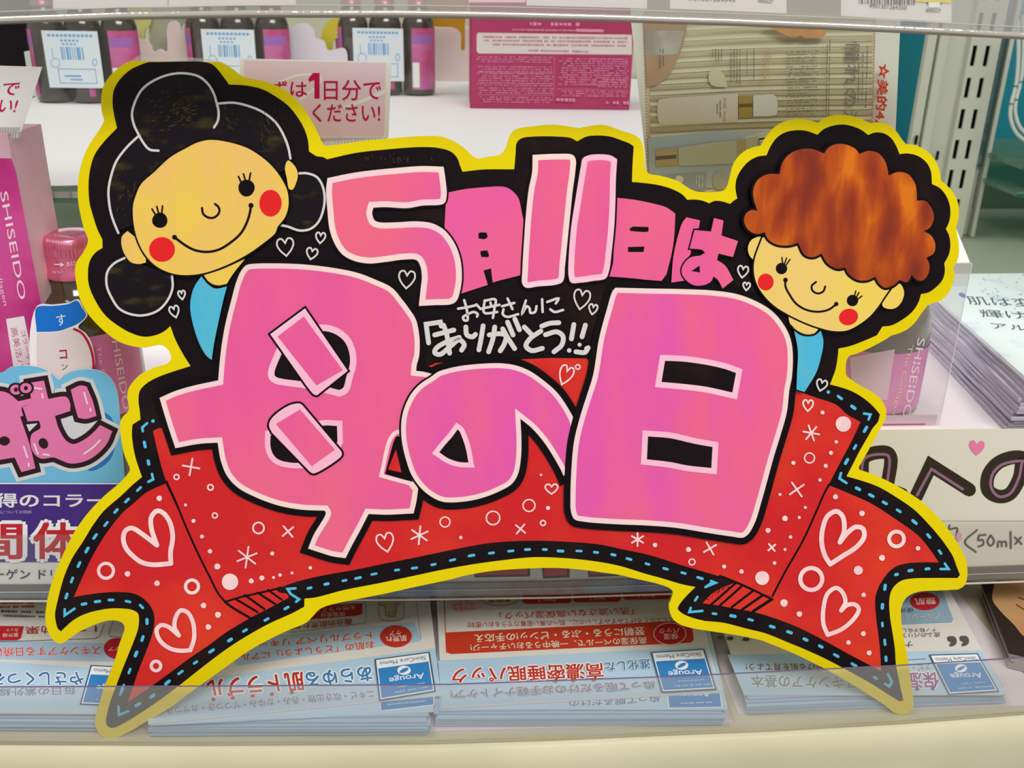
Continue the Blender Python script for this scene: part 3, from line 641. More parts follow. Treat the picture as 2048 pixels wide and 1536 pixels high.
letter("1165.7,317 1176.7,311 1196,308.8 1220.7,311 1234,318.6! 1231.6,357.7 1230.4,406.5 1228,455 1223,504 1218,540.8 1211,556.6 1186.5,561.5 1162,565 1142.5,565 1137.7,553 1137.7,516 1142.5,455 1149.9,406.5 1157,362.5 1162,333", 'the numeral 1, right one', PINK, border=11.5, edge=4, thin=0, bm=CREAMP)
def wa(q):
    r_ = "1428,436! 1447,441! 1443,471! 1476,482! 1466,514! 1437,507! 1434,520! 1450,531 1467,560! 1445,577! 1436,560 1427,553! 1422,563 1406,570.5 1387,570 1370,558 1363,543 1368,527 1381,515 1401,511! 1410,506! 1405,500 1379,497! 1389,460! 1422,463!"
    q.strip(r_, -.5, 3, LINE); q.poly(r_, PINK); q.poly("1399,531! 1383,542! 1400,545!", LINE)
letter("1373,434.6! 1400,440.7! 1397.7,456.5! 1386.7,459 1380.6,494! 1381.8,500.5 1380.6,509 1367,523.7 1363.5,540.8 1368.4,561.5! 1342.7,565! 1346.4,516 1355,474.8 1364.7,445.5", 'the topic particle', PINK, border=0, edge=0, thin=0, then=wa)
# handwriting
p = Part('white_handwriting', sg, BS, label='white brush pen handwriting thanking mother'); BS.k += 1
for s_ in ("640,235 720,222 790,205", "690,165 712,250 715,330 690,330 680,305 720,280 770,262 800,280 795,300", "790,200 815,228", "858,168 848,255 862,272 960,262", "856,170 945,160 938,230 925,310", "822,237 978,203", "905,185 910,205",
           "1000,215 1100,188", "1045,152 1085,238", "1012,240 1006,280 1040,302 1132,280", "1195,168 1165,272 1205,215 1225,232 1232,268 1270,262 1282,215", "1328,158 1332,262", "1370,180 1462,152 1440,192", "1395,240 1430,262 1500,245"):
    p.line('@760,560 ' + s_, 5, GW, up=False)
for s_ in ("398,515 378,362! 495,345! 502,378", "448,450 605,410", "520,370 545,440 570,600", "650,470 560,500 460,560 448,595 490,610 580,540 650,490 690,530 668,575", "703,385 712,450 760,465 782,445", "845,375 828,480 810,572",
           "895,450 985,440 1030,455 1020,520 985,580", "940,385 925,480 890,588", "1005,400 1050,480 1103,562", "1045,345 1090,450", "1105,320 1142,408", "1182,385 1240,445", "1318,418 1230,480 1195,540 1240,578 1330,560", "1325,378 1390,355 1465,350",
           "1355,448 1450,425 1498,460 1490,530 1425,588", "1588,365 1568,482", "1682,370 1655,465", "1605,588 1680,592 1705,555"):
    p.line('@760,560 ' + s_, 9.6, GW, up=False)
p.disc(760 + 1550 / 4.096, 560 + 577 / 4.096, 4.5, GW); p.disc(760 + 1635 / 4.096, 560 + 530 / 4.096, 4, GW); p.disc(760 + 1693 / 4.096, 560 + 562 / 4.096, 5, GW)
p.end()
BS.k += 1
for a in ((571, 494, 33, 36, -6), (623.6, 507.4, 22, 23, 12), (641, 475.7, 19, 22, 5), (813.6, 559, 32, 36, 4), (1485.6, 543.5, 21, 24, 8), (1493, 572.8, 14, 16, 5), (1163, 599, 32, 40, 10), (1186, 618.6, 17, 21, 10), (363.6, 590, 14, 18, -8), (349, 623.4, 19, 24, -15), (1643, 770.5, 21, 23, 15)):
    p = Part('small_white_heart', sg, BS); heart(p, *a, 3.4, GW); p.end()
# girl ---------------------------------------------------------------
girl = Part('black_hair', sg, BS, label='glossy black hair of the girl with bun'); BS.k += 1
girl.poly("365,149 400,156 425,178 436,210 450,208 497,214 527,227 551,247 567,270 577,297 582,330 560,345! 520,305! 450,280! 396,282! 340,312! 280,368! 266,400! 266,450! 240,460! 228,440 220,415 218,381 224,349 234,322 256,293 277,271 266,245 266,225 272,203 286,181 306,163 335,152", BKH)
girl.poly("250,517 228,528 215,545 214,571 224,595 239,616 260,627 287,630 316,620 335,600 344,577 343,552 300,535", BKH, up=False)
girl.poly("599,347 614,347 633,354 645,373 648,405 637,442 621,457 599,460 575,452 575,400", BKH, up=False)
for s_ in ("428,255 435.6,241.6 437,222 433,205 428,188 416,168 396.6,152.5 365,146.4 335.5,150 306,162 284,179 269.6,205 264,229 268.4,251 277,268.5 286.7,285.5 299,299 317,301.4", "437,207 467,205.5 496.7,212 526,224.5 550.4,244 565,266 576,293 581,317",
           "277,272 255,293 233,322 223,349 217,381 219.6,415 225.7,439 236.7,466", "599,346.6 614,346.6 633.4,354 645.6,373.4 649,405 638,442 621,457.7 599,461 575,453 559,450", "249,516 228,527 214.7,544 213.5,571 223,595 238,617 260,628 286.7,630.7 316,621 335.5,600 345,576 344,550"):
    girl.line(s_, 4.6, GW)
girl.end()
# scratches and scribbled marker streaks in the black
p = Part('marker_scratches', sg, BS, kind='stuff', label='fine olive scratches in the black marker'); BS.k += 1
SCR = mat((92, 76, 26), 0.4); SCR2 = mat((60, 58, 66), 0.3)
for cx, cy, rx, ry, n_, ang in ((350, 215, 60, 50, 60, -28), (360, 225, 45, 20, 30, -15), (255, 380, 20, 60, 26, 105), (535, 255, 25, 40, 26, 70), (465, 235, 25, 25, 16, 60), (330, 330, 50, 12, 12, -35), (800, 314, 90, 9, 18, 78)):
    for _ in range(n_):
        x, y = random.gauss(cx, rx / 2), random.gauss(cy, ry / 2); t = math.radians(ang + random.uniform(-14, 14)); L = random.uniform(3, 12)
        if abs(x - cx) > rx or abs(y - cy) > ry: continue
        p.line([(x, y), (x + L * math.cos(t), y + L * math.sin(t))], random.uniform(.5, 1.1), SCR if random.random() < .8 else SCR2, up=False, sm=False, cap=False)
p.end()
g_ = Part('girl_face', sg, BS, label='smiling face of the girl, peach with red cheeks')
g_.poly("255,462! 244,473 243,490 250,510 262,524.5 277,528 292,525! 290,490!", SKIN);
g_.poly("576,321 589.5,332 595.5,346.6 593,363.7 584.6,379.5 578.5,378 573.6,356 570,334", SKIN)
g_.poly("406,551! 443,539 490,518! 467,546.5 452.7,569! 435.6,571 418.6,564.8", SKIN)
face = "418.6,280 450,283 491.8,295 521,312.4 545.5,334 565,361 574.8,383 577,410 570,434.5 555,454 550.4,466 528,485.4 496.7,507.4 455,529.4 406,546.5 365,550 335.5,544 308.7,529.4 289,507.4 274.5,478 267,444 266,412 271,393 282,368.6 308.7,344 340.4,314.8 369.7,297.8 394,285.5"
g_.strip(face, -.5, 3.5, LINE); g_.poly(face, SKIN)
g_.disc(324, 499, 26, REDS, 25, up=True); g_.disc(541, 406.4, 22.5, REDS, 27)
g_.disc(319.7, 440.6, 15.5, LINE, 15.5, up=True, wob=.02); g_.disc(493, 376, 16.5, LINE, 17, wob=.02)
for s_ in ("304,418 310,428", "313.6,413 317,426", "325,412 323.5,426", "477,353 481.5,363", "487,348 490.5,360", "501,346 498.5,360"): g_.line(s_, 3.6, LINE, up=False)
g_.line("404,416 406,427 415,434.5 426,435.7 435.6,429.6 439,420 435.6,412.5 430,408", 4.6, LINE, up=False)
g_.line("349,474.5 369.7,490 389,500 413.7,503.8 438,499 462.5,484 482,466 494,444 500,424.4 502,411", 5, LINE, up=False)
g_.disc(349, 474.5, 5, LINE, up=True); g_.disc(502, 411, 5.2, LINE)
g_.end()
b_ = Part('blue_blouse', sg, BS, label='light blue blouse of the girl')
b_.poly("402.7,552.6! 389,573 382,595 380.7,619.7 388,656 399,688 413.7,712.5 423.4,720! 428,688 438,639 446.6,600 454,573! 430.8,577 416,568.5", BLUE)
b_.line("406,552 414,563 424,570 436,573 454,570", 4.5, LINE); b_.end()
# boy ----------------------------------------------------------------
g_ = Part('boy_face', sg, BS, label='smiling face of the boy, peach with red cheeks')
g_.poly("1523.5,474 1504,479 1496,493.7 1499,510.8 1508,519 1520,500!", SKINB)
g_.poly("1784,577 1799,567 1808,582.5 1804,602 1792,615.5 1778,618 1765,612 1770,590!", SKINB)
g_.poly("1577,632.6! 1606.5,644.8 1637,658! 1628.5,666.8 1611,669 1592,660.7 1579.6,646", SKINB)
face = "1525,475! 1510,516.6 1507.6,536 1511,560.6 1523.5,585 1545.5,609 1572,626.5 1606.5,643.6 1635.8,654.6 1667.5,662 1694.4,660.7 1718.8,648.5 1740.8,631.4 1755.4,614 1770,592 1784,572! 1700,520! 1600,470!"
g_.strip(face, -.5, 3.5, LINE); g_.poly(face, SKINB)
g_.disc(1531.5, 564, 16, REDS, 17, up=True); g_.disc(1697, 634, 19.5, REDS, 16.5, rot=-.3)
g_.disc(1563, 537, 11.5, LINE, up=True); g_.disc(1705, 601, 11.5, LINE)
for s_ in ("1563.8,515 1565.5,527", "1573,516 1569,528", "1580,519 1573,529", "1711.5,582 1709,592", "1718,585 1713,594", "1723.7,592 1716,598"): g_.line(s_, 2.8, LINE, up=False)
g_.line("1632,564 1623.6,571.5 1624.8,581 1635.8,587 1646.8,582.5 1650.4,572.8", 4, LINE, up=False)
g_.line("1571,560.6 1571,572.8 1579.6,590 1592,607 1611,619 1635.8,623.5 1657.8,619 1672,609", 4.2, LINE, up=False)
g_.disc(1571, 560, 4.6, LINE, up=True); g_.disc(1672.5, 608, 4.4, LINE); g_.end()
b_ = Part('blue_shirt', sg, BS, label='light blue shirt of the boy')
b_.poly("1587,655.8! 1596.7,668 1618.7,672.9 1642,662! 1646.8,682.6 1643,709.5 1633,743.7 1616,773 1609,784! 1593,779! 1594,748.6 1595.5,699.7", BLUE)
b_.line("1580,650 1592,662 1611,670.5 1628.5,669 1640,660", 4, LINE); b_.end()
h_ = Part('curly_hair', sg, BS, label='orange brown brushed curly hair of the boy')
hair = """1488,442.4 1491.7,427.8 1504,420 1515,421.6! 1507.6,398.5 1506.4,379 1516,359.4 1535.7,348.4 1559,348.4! 1565,325 1579.6,308 1601.6,298.4 1626,298.4 1648,307! 1657.8,294.7 1674.8,288 1694.4,289.8 1711.5,298.4 1718.8,308! 1735.9,302 1755.4,305.7
1768.8,320 1775,337.4 1777,350.8! 1797,344 1816.4,348.4 1830,366.7 1833.5,386 1833.5,401! 1850.6,402 1862.8,415.5 1868,435 1860.4,454.6 1848,462! 1862.8,471.7 1870.6,488.8 1867.7,505.9 1853,515.6! 1859,530 1856.7,547.4 1845.7,560.8 1833.5,559.6
1823.8,549.8! 1814,564.5 1799,559.6! 1787,570.6 1770,575.5 1757.9,566.9 1750.5,553.5! 1733.4,560.8 1714,559.6 1696.8,547.4 1690.7,535! 1674.8,537.6 1655,526.6 1643,507! 1626,514.4 1609,509.5 1596.7,486! 1577,491 1552.8,488.8 1535.7,477.8
1529.6,464.4! 1513.7,468 1496.6,459.5"""
HAIR = mat((130, 42, 22), 0.25, spec=0.3, c2=(196, 88, 12), sc=41, st=(2.6, 0.5, 0.5), lo=0.40, hi=0.64, det=6, bump=0.2)
nt = HAIR.node_tree; L_ = nt.links; ramp = [n for n in nt.nodes if n.type == 'VALTORGB'][0]; n1 = [n for n in nt.nodes if n.type == 'TEX_NOISE'][0]; tc = [n for n in nt.nodes if n.type == 'TEX_COORD'][0]
def node(t, **kw):
    n = nt.nodes.new(t)
    for a_, v_ in kw.items(): n.inputs[a_].default_value = v_
    return n
mp2 = node('ShaderNodeMapping', Scale=(1.7, .9, .9), Rotation=(0, .25, 0)); L_.new(tc.outputs['Object'], mp2.inputs[0])
n2 = node('ShaderNodeTexNoise', Scale=34, Detail=3, Distortion=.8); L_.new(mp2.outputs[0], n2.inputs['Vector'])
vo = node('ShaderNodeTexVoronoi', Scale=46); vo.feature = 'SMOOTH_F1'; vo.inputs['Smoothness'].default_value = .35; L_.new(mp2.outputs[0], vo.inputs['Vector'])
def mth(op, a_, b_):
    m_ = nt.nodes.new('ShaderNodeMath'); m_.operation = op
    for q, v_ in enumerate((a_, b_)):
        if isinstance(v_, float): m_.inputs[q].default_value = v_
        else: L_.new(v_, m_.inputs[q])
    return m_.outputs[0]
tot = mth('ADD', mth('ADD', mth('MULTIPLY', n1.outputs[0], .55), mth('MULTIPLY', n2.outputs[0], .45)), mth('MULTIPLY', vo.outputs['Distance'], .30))
L_.new(tot, ramp.inputs[0]); e = ramp.color_ramp.elements; e[0].position = .48; e[0].color = rgb((126, 44, 24)); e[1].position = .80; e[1].color = rgb((214, 112, 12))
for ps, c_ in ((.57, (146, 52, 22)), (.64, (164, 64, 18)), (.71, (184, 80, 14))): q = e.new(ps); q.color = rgb(c_)
h_.strip(hair, -1, 4.5, LINE); h_.poly(hair, HAIR)
h_.end()
# strip of clear film glued behind the top of the card
BB = Plane(B0 - BN * 0.0016, BN)
p = Part('clear_film', sg, label='clear film tab behind the top edge'); p.slab([BB.at(x, y) for x, y in ((258, 124), (282, 108), (300, 108), (430, 119), (462, 132), (455, 150), (270, 150))], -BN * 0.0002, clear(haze=.2, gloss=.08)); p.end()
# ================================================================== flyers on the deck
def cr(ox, oy, k=4.096): return lambda x, y: (ox + x / k, oy + y / k)
LB = mat((176, 206, 232), 0.45, c2=(186, 214, 236), sc=12); LBE = mat((166, 192, 216), 0.55); SW = mat((226, 222, 216), 0.45)
CB = mat((56, 136, 206), 0.4); CBT = mat((60, 130, 190), 0.45); CR_ = mat((196, 56, 40), 0.45); HAL = mat((244, 246, 250), 0.5); HALR = mat((248, 226, 206), 0.5)
DR = mat((196, 40, 52), 0.45); TXR = mat((180, 60, 50), 0.5); NAV = mat((70, 96, 130), 0.5); GRT = mat((90, 90, 90), 0.5)
def pile(quad, base_q, z, n, lab, lower, grp, th=0.0011, seed=1):
    """n flyers: returns the open print part of the top one; quad = back-left, front-left, front-right, back-right in photo pixels"""
    random.seed(seed)
    q = [onz(x, y, z) for x, y in quad]; c = sum(q, Vector()) / 4
    t = empty('flyer', (c.x, c.y, z), lab, 'flyer')
    a = Part('sheet', t); a.slab(q, (0, 0, -th * .8), SW); a.end()
    first = None
    for i in range(1, n):
        rot = random.uniform(-.006, .006) + (0.012 if i == 1 else 0); dx, dy = random.uniform(-.001, .001), random.uniform(-.0006, .0008) + max(0, 3 - i) * .0022
        if first is None:
            a = Part('flyer'); bq = [onz(x, y, .0006) for x, y in base_q]; a.slab([Vector((v.x, v.y, z - th)) for v in bq], (0, 0, -th * .8), LBE); first = o = a.end(); base = Vector(o.location)
        else: o = first.copy(); COL.objects.link(o)
        o.location = base + Vector((dx, dy, -th * (i - 1))); o.rotation_euler.z = rot
        tag(o, lower, 'flyer', grp)
    a = Part('front_print', t, Plane((0, 0, z), (0, 0, 1), eps=2.5e-5)); a.surf.k = 1; return a
def memo(a, q, small=True):
    """box reading SkinCare Memo / Arouge; q = px corners: near-right-of-text start etc: A(back,left) B(back,right) C(front,right) D(front,left)"""
    A, B, C, D = q; L = lambda u, v: tuple((A[i] * (1 - u) + B[i] * u) * (1 - v) + (D[i] * (1 - u) + C[i] * u) * v for i in (0, 1))
    a.poly([L(-.03, -.03), L(1.03, -.03), L(1.03, 1.03), L(-.03, 1.03)], NAV, sm=False)
    a.poly([L(0, 0), L(1, 0), L(1, 1), L(0, 1)], HAL, sm=False); a.poly([L(.02, .22), L(.98, .22), L(.98, .97), L(.02, .97)], CB, sm=False)
    v = lambda s, t: (t[0] - s[0], t[1] - s[1])
    a.text('SkinCare Memo', L(.94, .06), L(.06, .06), v(L(.5, .06), L(.5, .18)), NAV, bold=.004)
    a.text('Arouge', L(.86, .50), L(.2, .50), v(L(.5, .50), L(.5, .66)), HAL, bold=.012)
    x, y = L(.5, .36); r = abs(B[0] - A[0]) * .13
    a.disc(x, y, r, HAL, r * .68, up=True); a.disc(x, y, r * .72, CB, r * .28, rot=-.45, up=True)
    if small: 
        tiny(a, L(.85, .76), L(.35, .76), 2.2, LB); tiny(a, L(.95, .88), L(.25, .88), 3.2, LB)
# --- second pile from the left
z1 = 0.0095; k = cr(400, 1160)
G2 = 'flyers piled under the trouble care flyer'
a = pile([(320, 1170), (296, 1447), (882, 1390), (856, 1170)], [(320, 1195), (302, 1472), (858, 1470), (842, 1195)], z1, 8, 'skin care flyer with red circle and text on skin trouble, top of second pile', 'plain blue edged flyer in the pile under the skin trouble flyer', G2, seed=4)
a.poly([k(-390, 862), k(1930, 560), k(1972, 935), k(-420, 1172)], LB, sm=False)
a.poly([k(200, 500), k(1755, 345), k(1812, 490), k(1795, 505), k(300, 700)], mat((176, 202, 226), 0.45), sm=False)
a.text('あらゆる', k(1395, 712), k(860, 765), (6, 27), CBT, bold=.03, halo=HAL, hw=.055)
a.text('肌トラブル', k(840, 765), k(40, 825), (6, 32), CR_, bold=.035, halo=HAL, hw=.055)
for x, y in ((752, 920), (590, 935), (432, 948), (268, 965), (110, 978)): a.disc(*k(x, y), 4.2, CR_, 3.6)
a.text('ニキビ・吹き出物・赤み・かゆみ・ザつつき・カサつき・', k(1420, 905), k(-330, 1050), (3, 13.5), mat((100, 140, 186), 0.5), bold=.03, halo=HALR, hw=.03)
a.text('お肌の「どうしよう!」にアル', k(1420, 505), k(330, 610), (2, 12.5), CR_, bold=.02, halo=HALR, hw=.03)
a.text('トラブルリペア リキッ', k(1400, 425), k(480, 500), (2, 13), CR_, bold=.02, halo=HALR, hw=.03)
a.disc(*k(1605, 460), 32, CR_, 22, up=True); a.text('肌荒れ', k(1690, 455), k(1520, 465), (1, 10), HAL, bold=.01); a.text('ケア', k(1645, 412), k(1550, 420), (1, 9), HAL)
a.poly([k(700, 230), k(1330, 190), k(1325, 280), k(1280, 290), k(850, 325), k(640, 340)], CR_, sm=False)
a.text('天然セラミド', k(1275, 205), k(940, 235), (1, 8), HALR); a.text('保湿成分', k(1190, 262), k(985, 272), (1, 8), HALR)
a.text('複合的肌荒れケア', k(1245, 315), k(700, 365), (1, 11), TXR, bold=.01)
a.line([k(1340, 165), k(1360, 200), k(1362, 330), k(1340, 355), k(730, 430)], .8, GRT, sm=False)
a.poly([k(1475, 60), k(1640, 60), k(1640, 190), k(1610, 200), k(1610, 290), k(1520, 300), k(1515, 215), k(1475, 205)], mat((206, 190, 150), 0.5), sm=False)
a.line([k(1465, 60), k(1470, 290), k(1490, 325), k(1560, 335), k(1650, 320), k(1668, 290), k(1655, 60)], 1, GRT)
a.line([k(1480, 205), k(1515, 215), k(1528, 298), k(1600, 305), k(1608, 200), k(1640, 190)], 1, GRT, sm=False); a.line([k(1545, 265), k(1545, 292), k(1590, 290), k(1588, 262)], .8, GRT, closed=True, sm=False)
a.line([k(1755, 60), k(1810, 480)], .8, CB, sm=False)
memo(a, [k(1442, 655), k(1870, 598), k(1918, 905), k(1480, 978)]); a.end()
# --- second sheet of that pile, turned, showing part of its box
def sheet2(quad, z, lab, fn):
    q = [onz(x, y, z) for x, y in quad]; c = sum(q, Vector()) / 4; t = empty('flyer', (c.x, c.y, z), lab, 'flyer')
    b_ = Part('sheet', t); b_.slab(q, (0, 0, -0.0006), LB); b_.end(); b_ = Part('front_print', t, Plane((0, 0, z), (0, 0, 1), eps=2.5e-5)); b_.surf.k = 1; fn(b_); b_.end()
def f(b_):
    b_.poly([k(1470, 900), k(1922, 860), k(1920, 1028), k(1478, 1075)], HAL, sm=False); b_.poly([k(1476, 900), k(1914, 860), k(1912, 1020), k(1484, 1068)], CB, sm=False); tiny(b_, k(1860, 990), k(1540, 1020), 3, LB)
sheet2([(330, 1180), (300, 1450), (868, 1423), (850, 1180)], z1 - 0.00105, 'blue flyer just under the skin trouble flyer, turned so its box shows', f)
# --- third pile (middle)
k = cr(850, 1160); kk = cr(1300, 1160)
a = pile([(872, 1170), (884, 1415), (1440, 1384), (1390, 1170)], [(885, 1200), (872, 1455), (1447, 1453), (1395, 1200)], z1, 8, 'sleeping pack flyer with a big red block, top of the middle pile', 'plain blue edged flyer in the pile under the sleeping pack flyer', 'flyers piled under the sleeping pack flyer', seed=6)
a.poly([k(105, 660), kk(460, 545), kk(568, 912), k(140, 1040)], LB, sm=False)
RB = mat((200, 62, 40), 0.45)
a.strip([k(150, 20), k(175, 590), k(215, 603), kk(330, 510), kk(355, 490), kk(300, 60)], -.9, .9, RB, sm=False)
a.poly([k(170, 430), kk(325, 330), kk(355, 490), kk(340, 508), k(215, 602), k(180, 585)], RB, sm=False)
a.text('翌朝にうる・ぷる・ピンッ!の手応え', k(1795, 390), k(405, 452), (1.5, 14), HALR, bold=.02, halo=mat((60, 40, 40), .5), hw=.012)
a.text('高保湿のベールで、一晩中うるおいチャージ!', k(1812, 470), k(370, 532), (1.5, 12), HALR, bold=.015, halo=mat((60, 40, 40), .5), hw=.012)
a.text('「洗い流さない高保湿パック」', k(1705, 228), k(610, 272), (1.5, 12.5), CR_, bold=.015, halo=HALR, hw=.02)
a.text('スルスルとろけてみずみずしいのに、肌への高い密着力でうるおい密封!', kk(200, 305), k(345, 352), (1, 9.5), TXR, bold=.004)
a.disc(*kk(163, 440), 33, HALR, 22.5, up=True); a.disc(*kk(163, 440), 31.5, DR, 21.2, up=True)
a.text('保湿', kk(230, 440), kk(110, 445), (1, 10), HALR, bold=.01); a.text('パック', kk(240, 395), kk(75, 400), (1, 9.5), HALR, bold=.01)
for x0, x1, y, t_ in ((800, 1200, 195, 'Point 3'), (1215, 1605, 182, 'Point 2'), (1620, 2010, 160, 'Point 1')):
    a.poly([k(x0, y - 100), k(x1, y - 115), (k(x1, y - 25)), k(x1 - 20, y - 5), k(x0 + 20, y), k(x0, y - 20)], RB, sm=False)
    a.text(t_, k(x1 - 130, y - 42), k(x0 + 130, y - 35), (0, 6), HALR)
a.disc(*k(612, 150), 38, GRT, 15, up=True); a.disc(*k(612, 150), 37, mat((226, 206, 150), .5), 14, up=True); a.text('高保湿', k(705, 140), k(520, 150), (0, 9), NAV, bold=.02)
a.disc(*k(330, 200), 30, mat((232, 190, 186), .5), 15, up=True); a.text('ワイルド', k(405, 215), k(230, 225), (0, 6.5), TXR); a.text('ローズの', k(400, 180), k(230, 190), (0, 6.5), TXR); a.text('香り', k(370, 145), k(270, 150), (0, 6.5), TXR)
a.text('進化した', k(1840, 652), k(1475, 680), (2, 17), mat((70, 130, 176), .5), bold=.035, halo=HAL, hw=.04)
a.text('高濃密睡眠パック', k(1455, 690), k(215, 735), (2.5, 26), CR_, bold=.03, halo=HAL, hw=.05)
for x, y in ((1385, 815), (1215, 820), (1070, 825)): a.disc(*k(x, y), 4, CR_, 3.3)
a.text('ぬって眠るだけのお手軽ナイトケア!', k(1880, 830), k(208, 905), (2, 14.5), mat((96, 126, 172), .5), bold=.035, halo=HALR, hw=.03)
memo(a, [kk(20, 598), kk(435, 572), kk(530, 888), kk(105, 912)]); a.end()
def f(b_):
    b_.text('ぬって眠るだけの', k(1920, 950), k(1180, 985), (1, 13), mat((90, 110, 150), .5), bold=.012)
    b_.poly([kk(135, 880), kk(572, 870), kk(592, 1045), kk(152, 1052)], HAL, sm=False); b_.poly([kk(142, 880), kk(564, 870), kk(584, 1038), kk(160, 1045)], CB, sm=False); tiny(b_, kk(510, 1000), kk(250, 1010), 3, LB); b_.text('Arouge', kk(490, 925), kk(230, 930), (1, 8), HAL, bold=.01)
sheet2([(880, 1175), (880, 1418), (1456, 1419), (1400, 1175)], z1 - 0.00105, 'blue flyer just under the sleeping pack flyer, shifted to the right', f)
# --- right pile (booklets bowed)
kr = cr(1548, 1160)
a = pile([(1418, 1175), (1489, 1389), (2012, 1388), (1896, 1175)], [(1442, 1200), (1494, 1430), (2008, 1408), (1890, 1200)], z1, 8, 'skin care basics flyer with quotation marks and purple letters, top of the right pile', 'plain blue edged flyer in the pile under the skin care basics flyer', 'flyers piled under the skin care basics flyer', seed=9)
a.poly([kk(635, 612), kr(1700, 575), kr(1895, 930), kk(770, 940)], LB, sm=False)
a.text('保つスキンケアの基本', kr(900, 805), kk(825, 785), (2, 22), mat((110, 140, 166), .5), bold=.035, halo=mat((232, 224, 212), .5), hw=.05)
a.text('輝き続ける肌を育てよう!', kk(1560, 690), kk(785, 688), (1, 13), mat((70, 86, 96), .5), bold=.02, halo=HALR, hw=.03)
a.text('保湿', kr(1340, 765), kr(1090, 770), (3, 27), mat((150, 74, 150), .5), bold=.035, halo=HAL, hw=.05)
for x, y in ((1300, 890), (1172, 893)): a.disc(*kr(x, y), 4, mat((150, 74, 150), .5), 3.3)
a.text('ナビ・モ', kr(1280, 690), kr(1060, 700), (2, 12), mat((110, 150, 170), .5), bold=.02, halo=HALR, hw=.03)
a.line([kr(1245, 645), kr(1060, 655)], .9, NAV, sm=False)
a.text('“', (1928, 1239), (1889, 1240), (12, 60), GRT, bold=.03)
a.text('ナノ', kr(1135, 500), kr(1000, 505), (1, 12), GRT); a.text('皮ふのバリア', kr(1360, 430), kr(1040, 435), (1, 8.5), GRT); a.text('ナノ粒子化した', kr(1330, 395), kr(1000, 400), (1, 6.5), GRT)
a.poly([kr(980, 80), kr(1370, 60), kr(1468, 320), kr(1455, 345), kr(980, 365)], mat((150, 180, 200), .45), sm=False)
a.disc(*kr(1235, 175), 30, DR, 18, up=True); a.text('整肌', kr(1320, 150), kr(1150, 155), (2, 11), HALR, bold=.01); a.text('アルージェの', kr(1365, 275), kr(1000, 282), (2, 11), mat((220, 222, 222), .5), bold=.02, halo=mat((80, 100, 116), .5), hw=.02)
a.text('使用', kr(1145, 228), kr(1020, 232), (1, 8), mat((70, 90, 106), .5))
for x, y in ((1440, 1275), (1460, 1276), (1492, 1278)): a.disc(x, y, 7, GRT, 3.5)
memo(a, [kr(1285, 620), kr(1662, 608), kr(1830, 905), kr(1440, 930)]); a.end()
# --- left pile
k = cr(0, 1160)
a = pile([(-160, 1190), (-240, 1424), (300, 1427), (262, 1190)], [(-160, 1205), (-240, 1460), (262, 1462), (250, 1205)], z1, 8, 'sun care flyer with pink letters, top of the far left pile', 'plain blue edged flyer in the far left pile under the sun care flyer', 'flyers piled under the sun care flyer', seed=12)
a.poly([k(-400, 640), k(1130, 745), k(1100, 1090), k(-800, 1085)], LB, sm=False); a.poly([k(-300, 490), k(1000, 520), k(980, 670), k(-400, 640)], mat((176, 202, 226), .45), sm=False)
a.text('毎日の紫外線か', k(620, 880), k(-120, 895), (0, 14), mat((100, 140, 190), .5), bold=.03, halo=HALR, hw=.03)
a.text('やさしくつる', k(680, 760), k(-60, 765), (1, 24), mat((60, 116, 176), .5), bold=.03, halo=HAL, hw=.05)
a.text('スキンケアする日焼け', k(825, 545), k(-60, 560), (1, 16), mat((206, 84, 120), .5), bold=.02, halo=HALR, hw=.035)
a.disc(*k(960, 560), 27, DR, 21, up=True); a.text('ケア', k(985, 545), k(885, 550), (1, 8), HALR)
a.text('1 つの効果', k(790, 375), k(205, 385), (0, 13.5), TXR, bold=.015); a.line([k(855, 360), k(815, 460), k(780, 478), k(0, 505)], .9, GRT, sm=False)
a.poly([k(-20, 375), k(195, 378), k(170, 475), k(140, 492), k(-30, 495)], DR, sm=False); a.text('カット', k(150, 395), k(50, 398), (0, 7), HALR); a.text('紫外線', k(150, 435), k(20, 440), (0, 7), HALR)
tiny(a, k(360, 300), k(-20, 290), 5, GRT, n=2, gap=9); tiny(a, k(0, 220), k(265, 215), 5, TXR); tiny(a, k(0, 188), k(270, 184), 4.5, TXR)
a.line([k(930, 330), k(890, 430), k(900, 460), k(1040, 470)], .9, GRT, sm=False)
memo(a, [k(752, 705), k(1160, 725), k(1120, 1030), k(668, 1010)]); a.end()
# ================================================================== clear front guard
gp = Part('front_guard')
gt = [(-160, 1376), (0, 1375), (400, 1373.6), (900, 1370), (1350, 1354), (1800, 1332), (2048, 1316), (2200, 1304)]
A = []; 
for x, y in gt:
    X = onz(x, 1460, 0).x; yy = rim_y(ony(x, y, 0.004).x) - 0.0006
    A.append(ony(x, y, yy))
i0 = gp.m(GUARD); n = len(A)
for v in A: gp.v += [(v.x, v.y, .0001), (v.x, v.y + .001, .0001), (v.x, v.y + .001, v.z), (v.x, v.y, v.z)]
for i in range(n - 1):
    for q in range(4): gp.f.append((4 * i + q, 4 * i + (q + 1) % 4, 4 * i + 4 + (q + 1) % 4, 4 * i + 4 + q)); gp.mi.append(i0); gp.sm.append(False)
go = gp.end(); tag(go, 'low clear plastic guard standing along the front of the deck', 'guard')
ge = Part('top_edge', go, label='thin violet grey cut edge'); ge.tube([v + Vector((0, 0.0005, 0)) for v in A], 0.00032, mat((104, 92, 128), 0.3)); ge.end()
